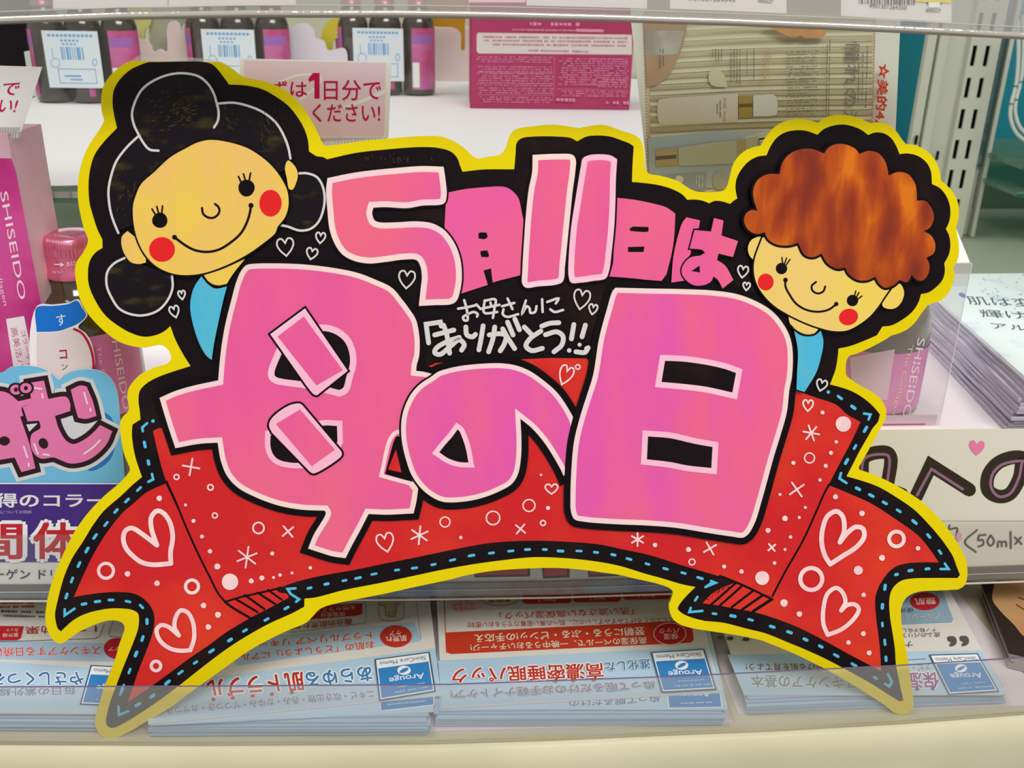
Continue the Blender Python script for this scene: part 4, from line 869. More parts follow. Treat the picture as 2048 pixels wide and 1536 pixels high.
# ================================================================== price holder on the middle shelf front
HS = Plane((0, YM - 0.0035, 0), (0, -1, 0))
hl = empty('card_holder', (0, YM, ZM), 'long clear card holder on the front of the middle shelf behind the big sign', 'card holder')
bot = [(-150, 1198), (0, 1197), (800, 1194), (1100, 1190), (1350, 1182), (2048, 1158), (2160, 1152)]
lt = [(-150, 1073), (0, 1072), (800, 1066), (1100, 1062), (1350, 1057), (2048, 1043), (2160, 1040)]
def band(name, top_, bot_, Y, mt, th=0.0008, par=hl, label=None):
    a = Part(name, par, label=label); s = Plane((0, Y, 0), (0, -1, 0))
    a.slab([s.at(*q) for q in bot_] + [s.at(*q) for q in top_[::-1]], (0, th, 0), mt)
    a.end()
band('front_lip', lt, [(x, y - 2) for x, y in bot], YM - 0.0085, clear(haze=.07, gloss=.03, hc=(150, 146, 140)))
band('bottom_strip', [(x, y - 26) for x, y in bot], bot, YM - 0.0060, clear((200, 196, 186), haze=.35, gloss=.12, rough=.2, hc=(150, 142, 132)), .0012)
a = Part('bottom_rim', hl, label='pale glossy lower rim'); a.tube([HS.at(x, y - 1) + Vector((0, -.003, 0)) for x, y in bot], .0006, mat((206, 198, 194), .15, spec=.8)); a.tube([HS.at(x, y - 19) + Vector((0, -.003, 0)) for x, y in bot], .00025, mat((206, 198, 194), .15)); a.end()
a = Part('back_sheet', hl); a.box((XL, YM - .0012, 0.036), (XR, YM - .0004, ZM + 0.002), clear(haze=.15, gloss=.04)); a.end()
# left card: blue letters on cyan cloud, purple band
S1 = Plane((0, YM - 0.0045, 0), (0, -1, 0), eps=3e-5); k = cr(0, 700)
sgn = empty('shelf_card', S1.at(100, 1165), 'cyan topped shelf card with pink bubble letters and purple band at left', 'card')
a = Part('card', sgn, S1)
out = smooth(P("@0,700 -400,300! -300,200 -150,150 0,190 90,140 200,128 320,140 410,180 455,220 488,245! 530,205 600,172 700,158 790,165 870,200 925,260 960,350 975,460! 1010,900 1045,1330 1060,1660! 1065,1930! -400,1930!"))
o_ = dedupe(out); o_ = o_[::-1] if sarea(o_) > 0 else o_
a.slab([S1.at(*q) for q in o_], (0, .0004, 0), mat((236, 234, 230), .5)); a.end()
a = Part('card_print', sgn, S1); S1.k = 1
CY = mat((116, 192, 232), .5); PB = mat((74, 48, 132), .5); PL = mat((232, 124, 178), .4); DK = mat((46, 26, 34), .4); LG = mat((214, 216, 222), .5)
top_ = [q for q in out if q[1] < 700 + 1088 / 4.096]
a.poly(top_ + [(700 * 0 + 1030 / 4.096, 700 + 1090 / 4.096), (-98, 700 + 1085 / 4.096)], CY, sm=False)
for q in ("@0,700 840,510 900,540 940,620 950,700 935,820 900,900 830,960 760,990 720,985 800,900 850,760 870,640", ): a.poly(q, mat((48, 120, 200), .4))
LTS = ("@0,700 -300,330! -60,330! 60,350 150,420! 260,395! 270,440! 180,470 190,540! 165,545! 250,800 290,970! 175,1000! 120,880! 0,900! -300,900!",
       "@0,700 580,325! 660,290 710,300! 760,420 790,540! 700,565 640,555! 610,450",
       "@0,700 235,270! 360,250! 395,400! 545,385 575,440 575,500! 450,540! 480,640 540,740 600,770 680,740 760,680 820,615! 920,665! 880,760 800,850 700,910 580,930 490,900 440,880 340,890 280,850 250,770 260,690 330,640 330,610! 320,580! 225,585! 205,520! 185,465! 260,440!")
for g1, mt_ in ((17, LG), (9.5, DK)):
    for q in LTS: a.strip(q, -2, g1, mt_)
    if mt_ is LG: a.poly("@0,700 500,560! 640,560! 820,590! 700,680 610,760 540,720", LG)
for q in LTS: a.poly(q, PL)
for x, y in ((130, 325), (212, 312)): a.disc(*k(x, y), 16, DK, 14, up=True); a.disc(*k(x, y), 11.5, PL, 10, up=True); a.disc(*k(x, y), 4, DK, 4.5, up=True)
a.disc(*k(355, 765), 9, DK, 11, rot=-.5, up=True); a.disc(*k(35, 745), 11, DK, 9, up=True); a.poly("@0,700 215,610! 310,600! 240,670!", LG)
WHs = mat((246, 214, 230), .4); a.up()
for q in ("285,310 340,320", "345,360 350,390", "690,350 715,440", "740,480 742,500", "280,770 310,850", "820,740 760,800 690,850", "195,790 225,880", "235,930 237,950", "355,855 400,860"): a.line('@0,700 ' + q, 4, WHs, up=False)
kp = cr(0, 1000)
a.poly([(-98, 967.5), (258, 967.5), (262, 1124), (-98, 1124)], PB, sm=False); a.line([(-98, 967), (258, 967.5)], 2, HAL, sm=False)
a.text('取得のコラーゲ', (-52, 1012), (258, 1012), 24, mat((234, 232, 236), .5), bold=.035)
a.text('※この業務についての特許', (-40, 1027), (64, 1027), 6, mat((190, 180, 210), .5))
a.text('間', (-46, 1111), (43, 1111), 62, DR, bold=.035, halo=HAL, hw=.075); a.text('体脂', (68, 1111), (258, 1111), 62, DR, bold=.035, halo=HAL, hw=.075)
a.text('ラーゲン ドリンク', (-38, 1157), (170, 1157), 18, BLK, bold=.012); a.end()
# right card
S2 = Plane((0, YM - 0.0045, 0), (0, -1, 0), eps=3e-5); k = cr(1548, 800)
sgn = empty('shelf_card', S2.at(1900, 1130), 'cream shelf card with thick black and mauve handwriting at right', 'card')
a = Part('card', sgn, S2); a.slab([S2.at(*q) for q in ((1600, 1160), (2160, 1138), (2160, 857), (1600, 861))], (0, .0004, 0), mat((226, 222, 206), .55)); a.end()
a = Part('card_print', sgn, S2); S2.k = 1; OL = mat((52, 44, 32), .45); MV = mat((150, 108, 134), .45)
GL = ("720,620 740,470 920,430 955,470 925,720", "1165,790 1285,535 1600,735", "2030,520 2010,640 1930,770 1840,790 1755,740 1755,620 1830,520 1960,470 2060,480 2160,540 2180,680")
for q in GL: a.line('@1548,800 ' + q, 27, OL, sm='1285' not in q)
a.line('@1548,800 1010,740 1060,760', 18, OL)
for q in ("715,600 745,475 925,450 945,480 925,700", "1172,780 1290,565 1545,730", "2030,520 2005,640 1930,770 1840,790 1780,720 1785,620 1850,540 1960,505 2060,505 2160,560"): a.line('@1548,800 ' + q, 5.5, MV, sm='1290' not in q)
a.up(); heart(a, 1953.5, 896, 31, 31, 4, 0, mat((236, 128, 172), .5), True)
a.line([(1850, 1042), (2160, 1042)], 1.2, mat((176, 172, 160), .5), sm=False)
HB = mat((84, 80, 74), .5)
for q in ("1430,1060 1440,1025", "1440,1060 1500,1050 1495,1110", "1665,1065 1565,1165 1655,1245", "1680,1110 1675,1150 1710,1145 1715,1185 1675,1200", "1685,1108 1735,1105", "1775,1110 1750,1160 1775,1195 1805,1160 1780,1110", "1835,1205 1840,1160 1865,1165 1868,1200", "1868,1165 1900,1160 1905,1200", "1940,1080 1942,1215", "1975,1125 2030,1180", "2025,1125 1978,1180"): a.line('@1548,800 ' + q, 3.4, HB)
a.disc(1548 + 1515 / 4.096, 800 + 1120 / 4.096, 6, mat((236, 170, 190), .5), 9); a.end()
# middle card, seen only under the big sign
S3 = Plane((0, YM - 0.0045, 0), (0, -1, 0), eps=3e-5)
sgn = empty('shelf_card', S3.at(1080, 1160), 'shelf card with red bubble letters, mostly hidden under the arch of the big sign', 'card')
a = Part('card', sgn, S3); a.slab([S3.at(*q) for q in ((640, 1180), (1340, 1170), (1340, 900), (640, 900))], (0, .0004, 0), mat((205, 198, 186), .55)); a.end()
a = Part('card_print', sgn, S3); S3.k = 1
for x0, x1, y in ((943, 1058, 1153), (1080, 1137, 1155), (1171, 1236, 1152)):
    a.poly([(x0 - 4, 1040), (x1 + 4, 1040), (x1 + 2, y), (x0 + 6, y + 2)], DK, sm=False); a.poly([(x0, 1040), (x1, 1040), (x1 - 3, y - 4), (x0 + 9, y - 3)], mat((176, 50, 52), .5), sm=False)
a.end()
# ================================================================== things on the middle shelf
def bottle(base, r, prof, capr, z_cap, hcap, lab, name='drink_bottle', glass=(58, 44, 26), cap=(232, 116, 156), parent=None, nm='bottle', grp=None):
    GB = mat(glass, 0.12, spec=0.7, coat=.5, c2=tuple(int(v * 1.35) for v in glass), sc=25)
    CP = mat(cap, 0.28, metal=0.55, spec=.8)
    if parent is None:
        t = empty(name, base, lab, 'bottle', grp); b_ = Part('glass_body', t); b_.lathe(base, prof, GB); b_.end(); pc = t
    else:
        b_ = Part(nm, parent); b_.lathe(base, prof, GB, n=28); pc = b_.end()
        pc['_'] = 0; del pc['_']
    c_ = Part('cap', pc); z = z_cap
    c_.lathe(base, [(capr * 1.03, z), (capr * 1.05, z + hcap * .12), (capr, z + hcap * .16), (capr * .99, z + hcap * .55)], CP, n=32)
    c_.lathe(base, [(capr, z + hcap * .55), (capr * 1.01, z + hcap * .58), (capr * 1.01, z + hcap * .76)], CP, n=96, flute=-.018)
    c_.lathe(base, [(capr, z + hcap * .76), (capr * 1.0, z + hcap * .85)], CP, n=32)
    c_.lathe(base, [(capr * 1.0, z + hcap * .85), (capr * .96, z + hcap * .95), (capr * .88, z + hcap), (capr * .3, z + hcap * 1.005), (0.00001, z + hcap * 1.0)], CP, n=32)
    c_.end(); return pc
PKL = mat((216, 120, 180), .4, c2=(226, 140, 190), sc=20); MG = mat((190, 30, 90), .4); MGB = mat((186, 44, 122), .35, c2=(206, 78, 150), sc=24)
# left bottle
B1 = onz(186, 852, ZM); B1 = Vector((B1.x, B1.y + 0.008, ZM)); R1 = .0272
def zpx(x, y, Y): return ony(x, y, Y).z - ZM
zc0 = zpx(135, 548, B1.y); zc1 = zpx(128, 466, B1.y); RC = .0128
prof = [(0.00001, 0), (R1 * .9, 0), (R1, .003), (R1, zc0 - .0235), (R1 * .975, zc0 - .0195), (R1 * .86, zc0 - .0145), (R1 * .66, zc0 - .0105), (RC * .97, zc0 - .0075), (RC * .9, zc0 + .006)]
bt = bottle(B1, R1, prof, RC, zc0, zc1 - zc0, 'brown drink bottle with pink metal cap beside the magenta box')
CS = Cyl(B1, R1 + .0003); z0 = .012; z1_ = zc0 - .0245
a = Part('label', bt, CS); a.lathe(B1, [(R1 + .0003, z0), (R1 + .0003, z1_)], PKL, n=40, a0=math.radians(-175), a1=math.radians(-5)); a.end()
CS.k = 3; a = Part('label_print', bt, CS)
k = cr(0, 420)
def grid(part, quad, mt, n=8):
    """big patch on a curved surface, subdivided"""
    A_, B_, C_, D_ = quad; part.surf.k += 1
    for i in range(n):
        for j in range(n):
            f = lambda u, v: part.surf.at(*[(A_[c] * (1 - u) + B_[c] * u) * (1 - v) + (D_[c] * (1 - u) + C_[c] * u) * v for c in (0, 1)])
            part.face([f(i / n, j / n), f((i + 1) / n, j / n), f((i + 1) / n, (j + 1) / n), f(i / n, (j + 1) / n)], mt)
a.text('SHISEIDO', k(905, 1000), k(1010, 1640), (16, -4), mat((246, 220, 236), .4)); 
a.text('The Collagen', k(790, 1120), k(880, 1640), (9, -2), mat((244, 200, 224), .4)); a.end()
CC = Cyl(B1, RC + .0004); CC.k = 2; a = Part('cap_print', bt, CC); WC = mat((250, 226, 234), .4)
a.line([(109, 529), (122, 529)], 2.4, WC, sm=False); a.poly([(121, 524.5), (129, 529.5), (121, 534)], WC, sm=False); a.text('あけ', (133, 533), (152, 530), 9, WC, bold=.01); a.text('ない', (104, 547), (126, 546), 6, WC); a.end()
CT = Plane((0, 0, B1.z + zc1 + .0003), (0, 0, 1)); a = Part('cap_top_print', bt, CT); a.text('SHISEIDO', (92, 478), (144, 486), (0, 6), WC) ; a.text('Collagen', (108, 468), (146, 474), (0, 5), WC); a.end()
# hang tag in front of that bottle: blue top, white disc with red rim
TY = B1.y - R1 - .0028; TS = Plane((0, TY, 0), (0, -1, 0), eps=4e-5)
tg = empty('neck_tag', TS.at(150, 700), 'round paper tag hanging on the left bottle, blue above and white below', 'tag')
a = Part('card', tg, TS); o_ = dedupe(smooth(P("@0,420 300,790 440,775 560,760 640,732 680,800 715,860 700,890 640,960 700,1010 745,1080 770,1180 775,1280 700,1420 300,1420"))); o_ = o_[::-1] if sarea(o_) > 0 else o_
a.slab([TS.at(*q) for q in o_], (0, .0003, 0), mat((246, 240, 244), .5)); a.end()
a = Part('print', tg, TS); TS.k = 1
a.poly("@0,420 300,800 440,785 560,770 630,742 672,800 705,858 690,890 630,935 560,965 485,990 300,1000!", mat((28, 116, 214), .4))
a.poly("@0,420 300,1010! 485,1000 560,975 610,975 670,1010 722,1080 752,1180 760,1290 700,1410 300,1410!", mat((228, 214, 216), .5))
a.line("@0,420 600,972 665,1005 720,1080 755,1180 765,1290 740,1370", 5, mat((186, 30, 62), .5), cap=False)
a.text('す', k(468, 945), k(545, 935), 21, mat((220, 236, 250), .5), bold=.01); a.text('コ', k(492, 1220), k(550, 1215), 20, mat((170, 40, 60), .5), bold=.03); a.text('ン', k(510, 1310), k(560, 1300), 12, GRT); a.end()
# magenta carton at far left
YBX = YM + .006
f0 = onz(118, 868, ZM); Yb_ = YBX
fr_b = ony(118, 868, Yb_); fr_b = Vector((fr_b.x, Yb_, ZM)); ztop = ony(22, 268, Yb_).z; 
SBX = Plane((0, Yb_, 0), (0, -1, 0), eps=4e-5)
xr = ony(66, 560, Yb_).x; dpt = 0.030
bx = empty('carton', (xr - .04, Yb_, ZM), 'tall magenta and pale pink carton with vertical white lettering at far left', 'carton')
PALE = mat((228, 196, 206), .4, c2=(220, 176, 194), sc=18)
a = Part('box_body', bx); xr2 = ony(120, 700, Yb_ + dpt).x
a.hexa([(xr - .11, Yb_, ZM), (xr, Yb_, ZM), (xr + .004, Yb_ + dpt, ZM), (xr - .106, Yb_ + dpt, ZM), (xr - .11, Yb_, ztop), (xr, Yb_, ztop), (xr + .004, Yb_ + dpt, ztop), (xr - .106, Yb_ + dpt, ztop)], PALE); a.end()
SBX.k = 1; a = Part('front_print', bx, SBX)
k2 = cr(0, 0)
a.poly([k2(-300, 1290), k2(95, 1298), k2(130, 1400), (107, 740), (118, 860), (-60, 860)], MGB, sm=False)
a.poly([(-60, 470), (-4, 470), (14, 735), (30, 860), (-60, 860)], mat((160, 160, 200), .4), sm=False) if False else None
a.text('SHISEIDO', (0, 385) , (38, 600), (17, -4), mat((240, 214, 226), .35)); a.text('The Collagen', (-20, 480), (8, 612), (9, -2), mat((236, 200, 220), .4))
a.poly([(12, 638), (48, 632), (68, 728), (66, 742), (28, 742)], mat((238, 226, 232), .5), sm=False)
a.text('コラーゲン', (42, 662), (58, 738), (8, -2), mat((190, 60, 110), .5), bold=.005); a.text('高美活パ', (22, 656), (38, 738), (11, -3), mat((196, 100, 130), .5), bold=.005); a.end()
# pop card standing on that carton
PC = mat((246, 214, 230), .5); PW = mat((248, 244, 244), .5); PM = mat((204, 22, 92), .45)
SPL = Plane((0, Yb_ + .003, 0), (-.0, -1, 0), eps=4e-5)
t = empty('pop_card', SPL.at(20, 262), 'white pop card standing on the magenta carton at the far left', 'card')
a = Part('card', t, SPL); a.slab([SPL.at(*q) for q in ((-120, 252), (42, 264), (84, 134), (-120, 128))], (0, .0004, 0), PW); a.end()
a = Part('print', t, SPL); SPL.k = 1; a.poly([(-118, 235), (38, 243), (60, 160), (-118, 150)], mat((250, 232, 240), .5), sm=False) if False else None
a.text('1日分で', (-95, 191), (34, 189), (9, -26), PM, bold=.015); a.text('ください!', (-98, 222), (30, 224), (8, -27), PM, bold=.015); a.end()
def ribs(t, s, x0, x1, y0, y1, n, sl=0):
    a = Part('clear_foot', t, s, label='ribbed clear plastic foot'); 
    for i in range(n):
        u = x0 + (x1 - x0) * i / n; w_ = (x1 - x0) / n * .6
        a.slab([s.at(u, y1), s.at(u + w_, y1), s.at(u + w_ + sl, y0), s.at(u + sl, y0)], (0, -.0008, 0), clear(haze=.55, gloss=.15, hc=(244, 242, 240)))
    a.slab([s.at(x0, y1), s.at(x1, y1), s.at(x1 + sl, y0), s.at(x0 + sl, y0)], (0, .0006, 0), clear(haze=.3, gloss=.1)); a.end()
ribs(t, SPL, -100, 38, 254, 276, 26, 3)
# centre pop card + the carton that carries it
YC = YM + .030
SPC = Plane((0, YC, 0), (0, -1, 0), eps=4e-5)
t = empty('pop_card', SPC.at(630, 300), 'pink pop card reading the one day trial offer, behind the girl with the bun', 'card')
a = Part('card', t, SPC); a.slab([SPC.at(*q) for q in ((478, 292), (777, 276), (783, 124), (480, 117))], (0, .0005, 0), PW); a.end()
a = Part('print', t, SPC); SPC.k = 1; a.poly([(488, 273), (768, 273), (772, 126), (488, 121)], PC, sm=False)
a.line([(560, 163), (600, 150), (640, 152), (640, 165), (600, 200)], 5, PW); a.line([(690, 214), (730, 200), (772, 182)], 8, PW)
a.text('まずは', (505, 192), (614, 192), 29, PM, bold=.012); a.poly([(617, 157), (626, 146), (639, 146), (639, 197), (629, 197), (629, 159), (618, 164)], PM, sm=False); a.text('日分で', (648, 197), (762, 197), 36, PM, bold=.008); a.text('お試しください!', (520, 241), (760, 241), 33, PM, bold=.010); a.end()
ribs(t, SPC, 480, 775, 275, 294, 44)
zct = SPC.at(620, 296).z
t = empty('carton', (SPC.at(620, 296).x, YC, ZM), 'pink carton carrying the centre pop card, hidden behind the big sign', 'carton')
a = Part('box_body', t); x0 = SPC.at(500, 296).x; x1 = SPC.at(760, 296).x; a.box((x0, YC - .004, ZM), (x1, YC + .004, zct), PALE); a.end()
a = Part('front_print', t); a.box((x0 + .004, YC - .0044, ZM + .004), (x1 - .004, YC - .0041, zct - .015), MGB); a.end()
# right: bottle in a clear box
B2 = onz(1766, 851, ZM); B2 = Vector((B2.x, B2.y + .032, ZM)); 
edge2 = None; R2 = .0302
zt = zpx(1860, 668, B2.y - 0.0)  # label top
prof = [(0.00001, 0), (R2 * .9, 0), (R2, .003), (R2, zt + .001), (R2 * .985, zt + .010), (R2 * .93, zt + .018), (R2 * .82, zt + .026), (R2 * .62, zt + .034), (R2 * .5, zt + .038), (R2 * .46, zt + .050)]
bt = bottle(B2, R2, prof, R2 * .5, zt + .046, .016, 'brown drink bottle inside a clear box behind the curly haired boy', glass=(84, 76, 58))
CS2 = Cyl(B2, R2 + .0003)
a = Part('label', bt, CS2); a.lathe(B2, [(R2 + .0003, .006), (R2 + .0003, zt)], PKL, n=40, a0=math.radians(-175), a1=math.radians(-5)); a.end()
CS2.k = 3; a = Part('label_print', bt, CS2)
a.text('SHISEIDO', (1836, 676), (1804, 836), (17, 2), mat((250, 232, 242), .4)); a.text('The Collagen', (1818, 690), (1782, 836), (10, 1), mat((238, 206, 170), .4)); 
grid(a, [(1700, 715), (1790, 698), (1775, 800), (1705, 800)], mat((222, 190, 206), .45)); a.end()
t = empty('clear_box', (B2.x, B2.y, ZM), 'clear plastic box around the brown bottle at the right, with white top panel', 'box')
Yc0 = B2.y - R2 - .0022; xe = ony(1872, 780, Yc0).x; Yc1 = Yc0 + 2 * R2 + .010
zt2 = ony(1930, 528, Yc0).z; x_l = B2.x - R2 - .004
a = Part('plastic_walls', t); CBX = clear(haze=.05, gloss=.05, rough=.08, hc=(225, 215, 222))
xe2 = B2.x + R2 + .0012
a.box((x_l, Yc0, ZM + .0002), (xe2, Yc0 + .0003, zt2), CBX); a.box((xe2 - .0003, Yc0 + .0004, ZM + .0002), (xe2, Yc1, zt2), CBX); a.box((x_l, Yc1 - .0003, ZM + .0002), (xe2 - .0004, Yc1, zt2), CBX); a.end()
a = Part('white_panel', t, label='white folded top panel'); zz = ony(1905, 410, Yc1).z
a.box((x_l, Yc0, zt2 - .012), (xe2, Yc0 + .0004, zt2 - .0005), clear(haze=.28, gloss=.05, hc=(230, 228, 228)))
a.hexa([(x_l + .004, Yc0 + .002, zt2), (xe2, Yc0 + .002, zt2), (xe2, Yc1, zt2), (x_l + .004, Yc1, zt2), (x_l + .012, Yc0 + .012, zt2 + .016), (xe2 - .006, Yc0 + .012, zt2 + .016), (xe2 - .006, Yc1 - .012, zt2 + .016), (x_l + .012, Yc1 - .012, zt2 + .016)], mat((238, 236, 238), .4)); a.end()
a = Part('corner_edges', t, label='bright folded edges'); EC = mat((226, 222, 226), .2)
for x, y in ((xe2, Yc0), (xe2, Yc1)): a.tube([(x, y, ZM + .0005), (x, y, zt2)], .00022, EC)
a.tube([(x_l, Yc0, zt2), (xe2, Yc0, zt2), (xe2, Yc1, zt2)], .00022, EC); a.end()
a = Part('base_band', t, label='grey pink printed band at the foot'); a.box((x_l, Yc0 - .0003, ZM + .0002), (xe2 - .002, Yc0 - .0001, ZM + .0065), clear(haze=.8, gloss=.05, hc=(214, 190, 202)))
a.box((x_l, Yc0 - .0006, ZM + .0008), (xe2 - .008, Yc0 - .0004, ZM + .0012), MG); a.end()
# brochure stack
H0 = ZM + .0005; HT = .0315
P0, P1, P2_, P3 = [Vector((x, y, H0)) for x, y in ((.293, .285), (.2715, .0850), (.47, .0850), (.475, .292))]
N_ = 13; th = HT / N_; first = None
EDG = mat((216, 206, 222), .5, c2=(160, 158, 178), sc=160, st=(.2, .2, 12), lo=.35, hi=.65); TOPC = mat((240, 248, 250), .45, c2=(212, 228, 238), sc=50, lo=.56, hi=.74)
random.seed(5)
for i in range(N_):
    z = H0 + i * th
    if first is None:
        a = Part('brochure'); q = [Vector((w_.x, w_.y, z + th * .88)) for w_ in (P0, P1, P2_, P3)]; a.slab(q, (0, 0, -th * .88), EDG); first = o = a.end(); bl = Vector(o.location)
        tag(o, 'brochure in the tall fanned stack at the right, below the pale spotted cover', 'brochure', 'brochures stacked at the right')
    elif i < N_ - 1:
        o = first.copy(); COL.objects.link(o)
    else:
        cc = q[0] + (q[2] - q[0]) / 2; t = empty('brochure', (cc.x, cc.y, z), 'pale spotted brochure with handwriting on top of the right stack', 'brochure')
        off = Vector((.0035, -.0125, 0)); a = Part('cover', t); q = [Vector((w_.x, w_.y, z + th * .88)) + off for w_ in (P0, P1, P2_, P3)]; a.slab(q, (0, 0, -th * .88), TOPC); a.end()
        sp = Plane((0, 0, z + th * .88), (0, 0, 1)); sp.k = 1; a = Part('cover_print', t, sp); INK = mat((90, 98, 110), .5); kq = cr(1548, 500)
        a.text('肌は変わる', kq(1600, 440), kq(2500, 480), (-9, -15), INK, bold=-.004); a.text('輝ける', kq(1705, 545), kq(2250, 570), (-8, -14), INK, bold=-.004); a.text('アル', kq(1790, 640), kq(2080, 660), (-5, -11), INK, bold=-.004)
        a.disc(*kq(1545, 370), 8, mat((120, 130, 206), .5), 4, rot=.4)
        for _ in range(60):
            x = random.uniform(1960, 2060); y = random.uniform(545, 545 + (x - 1930) * 1.1)
            a.disc(x, y, random.uniform(.6, 2), mat((176, 196, 222), .5), n=6)
        a.end(); continue
    if i: o.location = bl + Vector((random.uniform(-.002, .002) + i * .0003, random.uniform(-.0015, .0015) - .001 * i, i * th)); o.rotation_euler.z = random.uniform(-.012, .012)
# dark photo magazine at the right end of the deck
k = cr(1548, 1160)
q = [onz(*k(1700, 20), .011), onz(*k(1925, 590), .011), onz(2130, 1330, .011), onz(2130, 1165, .011)]
t = empty('magazine', ((q[0].x + q[2].x) / 2, (q[0].y + q[2].y) / 2, .011), 'dark covered magazine at the right end of the deck', 'magazine')
a = Part('cover', t); a.slab(q, (0, 0, -.0008), mat((52, 40, 36), .35)); a.end()
sp = Plane((0, 0, .011), (0, 0, 1)); sp.k = 1; a = Part('cover_print', t, sp)
a.poly([k(1820, 0), k(1800, 60), k(1790, 160), k(1860, 260), k(1960, 360), k(2060, 470), k(2400, 600), k(2400, 0)], mat((206, 160, 112), .45, c2=(190, 140, 96), sc=16)); a.line([k(1985, 200), k(2060, 250)], 2.5, mat((110, 70, 50), .5)); a.line([k(2000, 140), k(2080, 175)], 2, mat((90, 56, 44), .5)); a.end()
fm = None
for i in range(7):
    if fm is None:
        a = Part('magazine'); a.slab([w_ + Vector((0, 0, -.0012)) for w_ in q], (0, 0, -.0011), mat((150, 140, 138), .5)); fm = o = a.end(); bl = Vector(o.location)
    else: o = fm.copy(); COL.objects.link(o); o.location = bl + Vector((random.uniform(-.001, .003), random.uniform(-.002, .001), -.0014 * i))
    tag(o, 'grey edged magazine in the pile under the dark covered one', 'magazine', 'magazines at the right end of the deck')
# ================================================================== glass shelf: paper, packs, carton
GP = Part('shelf_paper'); pts = []
zp = ZG + .0004
l_, r_ = onz(58, 328, zp), onz(1300, 312, zp)
fy = max(YG + .002, min(l_.y, r_.y)); n = 40
r_ = Vector((XG - .002, r_.y, 0))
pts = [(l_.x + (r_.x - l_.x) * i / n, (YG + .012) + .0015 * math.sin(i * 1.9), zp) for i in range(n + 1)]
GP.slab(pts + [(r_.x, YB - .03, zp), (l_.x - .10, YB - .03, zp), (l_.x - .10, YG + .012, zp)], (0, 0, -.0003), PAPER); tag(GP.end(), 'white paper with wavy front edge lying on the glass shelf', 'paper')
def pack(px, py, wpx, lab):
    c = onz(px, py, ZG + .0008); s = (c - CAM).length / F * .97; r = wpx / 6 * s * 1.0; H = r * 6.2
    t = empty('bottle_pack', c, lab, 'bottle pack')
    PK1 = mat((200, 78, 134), .4, c2=(210, 118, 178), sc=30)
    for i in (-1, 0, 1):
        b0 = c + Vector((i * 2.03 * r, r, 0))
        prof = [(0.00001, 0), (r * .85, 0), (r, .0015), (r, H * .64), (r * .98, H * .675), (r * .88, H * .725), (r * .74, H * .765), (r * .62, H * .80), (r * .56, H * .84)]
        o = bottle(b0, r, prof, r * .62, H * .84, H * .14, None, parent=t, glass=(50, 36, 28), cap=(206, 112, 140))
        l_ = Part('label', o); a0, a1 = ((-178, -122), (-76, -58), (-112, -4))[i + 1]
        l_.lathe(b0, [(r + .0003, H * .06), (r + .0003, H * .64)], PK1, n=20, a0=math.radians(a0), a1=math.radians(a1))
        l_.lathe(b0, [(r + .0005, H * .50), (r + .0005, H * .58)], mat((166, 110, 186), .4), n=12, a0=math.radians(a0 + 2), a1=math.radians(a1 - 30 if i > 0 else a1 - 4))
        if i == 1: l_.lathe(b0, [(r + .0007, H * .08), (r + .0007, H * .32)], WHITE, n=8, a0=math.radians(-110), a1=math.radians(-86))
        l_.end()
    Yk = c.y - .0015; S = Plane((0, Yk, 0), (0, -1, 0), eps=5e-5); kx = (CAM - Vector((c.x, Yk, ZG))).length / F
    Z = lambda h: ZG + H * h
    xw = [c.x - r * 1.9, c.x + r * 1.15]
    a = Part('white_sticker', t, S, label='white sticker with blue barcode'); a.box((xw[0], Yk, Z(.15)), (xw[1], Yk + .0004, Z(.645)), mat((226, 230, 238), .5))
    a.end(); a = Part('sticker_print', t); IB = mat((110, 168, 220), .5); y_ = Yk - .0002
    W_ = xw[1] - xw[0]; bb = lambda u0, u1, v0, v1, m_=IB: a.box((xw[0] + W_ * u0, y_, Z(.15 + .495 * v0)), (xw[0] + W_ * u1, y_ + .0001, Z(.15 + .495 * v1)), m_)
    random.seed(2); u_ = .3
    while u_ < .72:
        d_ = random.choice((.012, .02, .035)); bb(u_, u_ + d_, .5, .72); u_ += d_ + random.choice((.01, .02, .03))
    for i in range(11): bb(.1 + i * .075, .1 + i * .075 + .05, .90, .94)
    for i in range(5): bb(.32 + i * .07, .32 + i * .07 + .04, .82, .85)
    for i in range(4): bb(.34 + i * .07, .34 + i * .07 + .04, .76, .785)
    for q_ in ((.2, .88, .08, .09), (.2, .88, .33, .34), (.2, .21, .08, .34), (.87, .88, .08, .34), (.14, .15, .52, .70), (.3, .6, .2, .225), (.4, .62, .14, .16)): bb(*q_)
    a.end()
    a = Part('sticker_ring', t, S); a.surf.k = 6
    def pj(P_): q_ = RM.transposed() @ (P_ - CAM); return 1024 + F * q_.x / -q_.z, 768 - F * q_.y / -q_.z
    X, Y = pj(Vector((xw[0] + W_ * .17, Yk, Z(.15 + .495 * .44)))); a.ring(X, Y, wpx * .047, .9, IB); X, Y = pj(Vector((xw[0] + W_ * .88, Yk, Z(.15 + .495 * .46)))); a.ring(X, Y, wpx * .022, 1.2, IB, ry=wpx * .035); a.end()
    X = c.x + 3.03 * r; ml = Part('shrink_film', t, label='clear shrink film round the three bottles')
    ring_ = [(sx * 2.03 * r + r * 1.03 * math.cos(math.radians(a_)), r + r * 1.03 * math.sin(math.radians(a_))) for sx, a0 in ((1, -90), (-1, 90)) for a_ in range(a0, a0 + 181, 15)]
    i0 = ml.m(clear(haze=.025, gloss=.05)); nn = len(ring_)
    for f_, z_ in ((1, .001), (1, H * .66), (.9, H * .77)): ml.v += [(c.x + x * f_, c.y + r + (y - r) * f_, c.z + z_) for x, y in ring_]
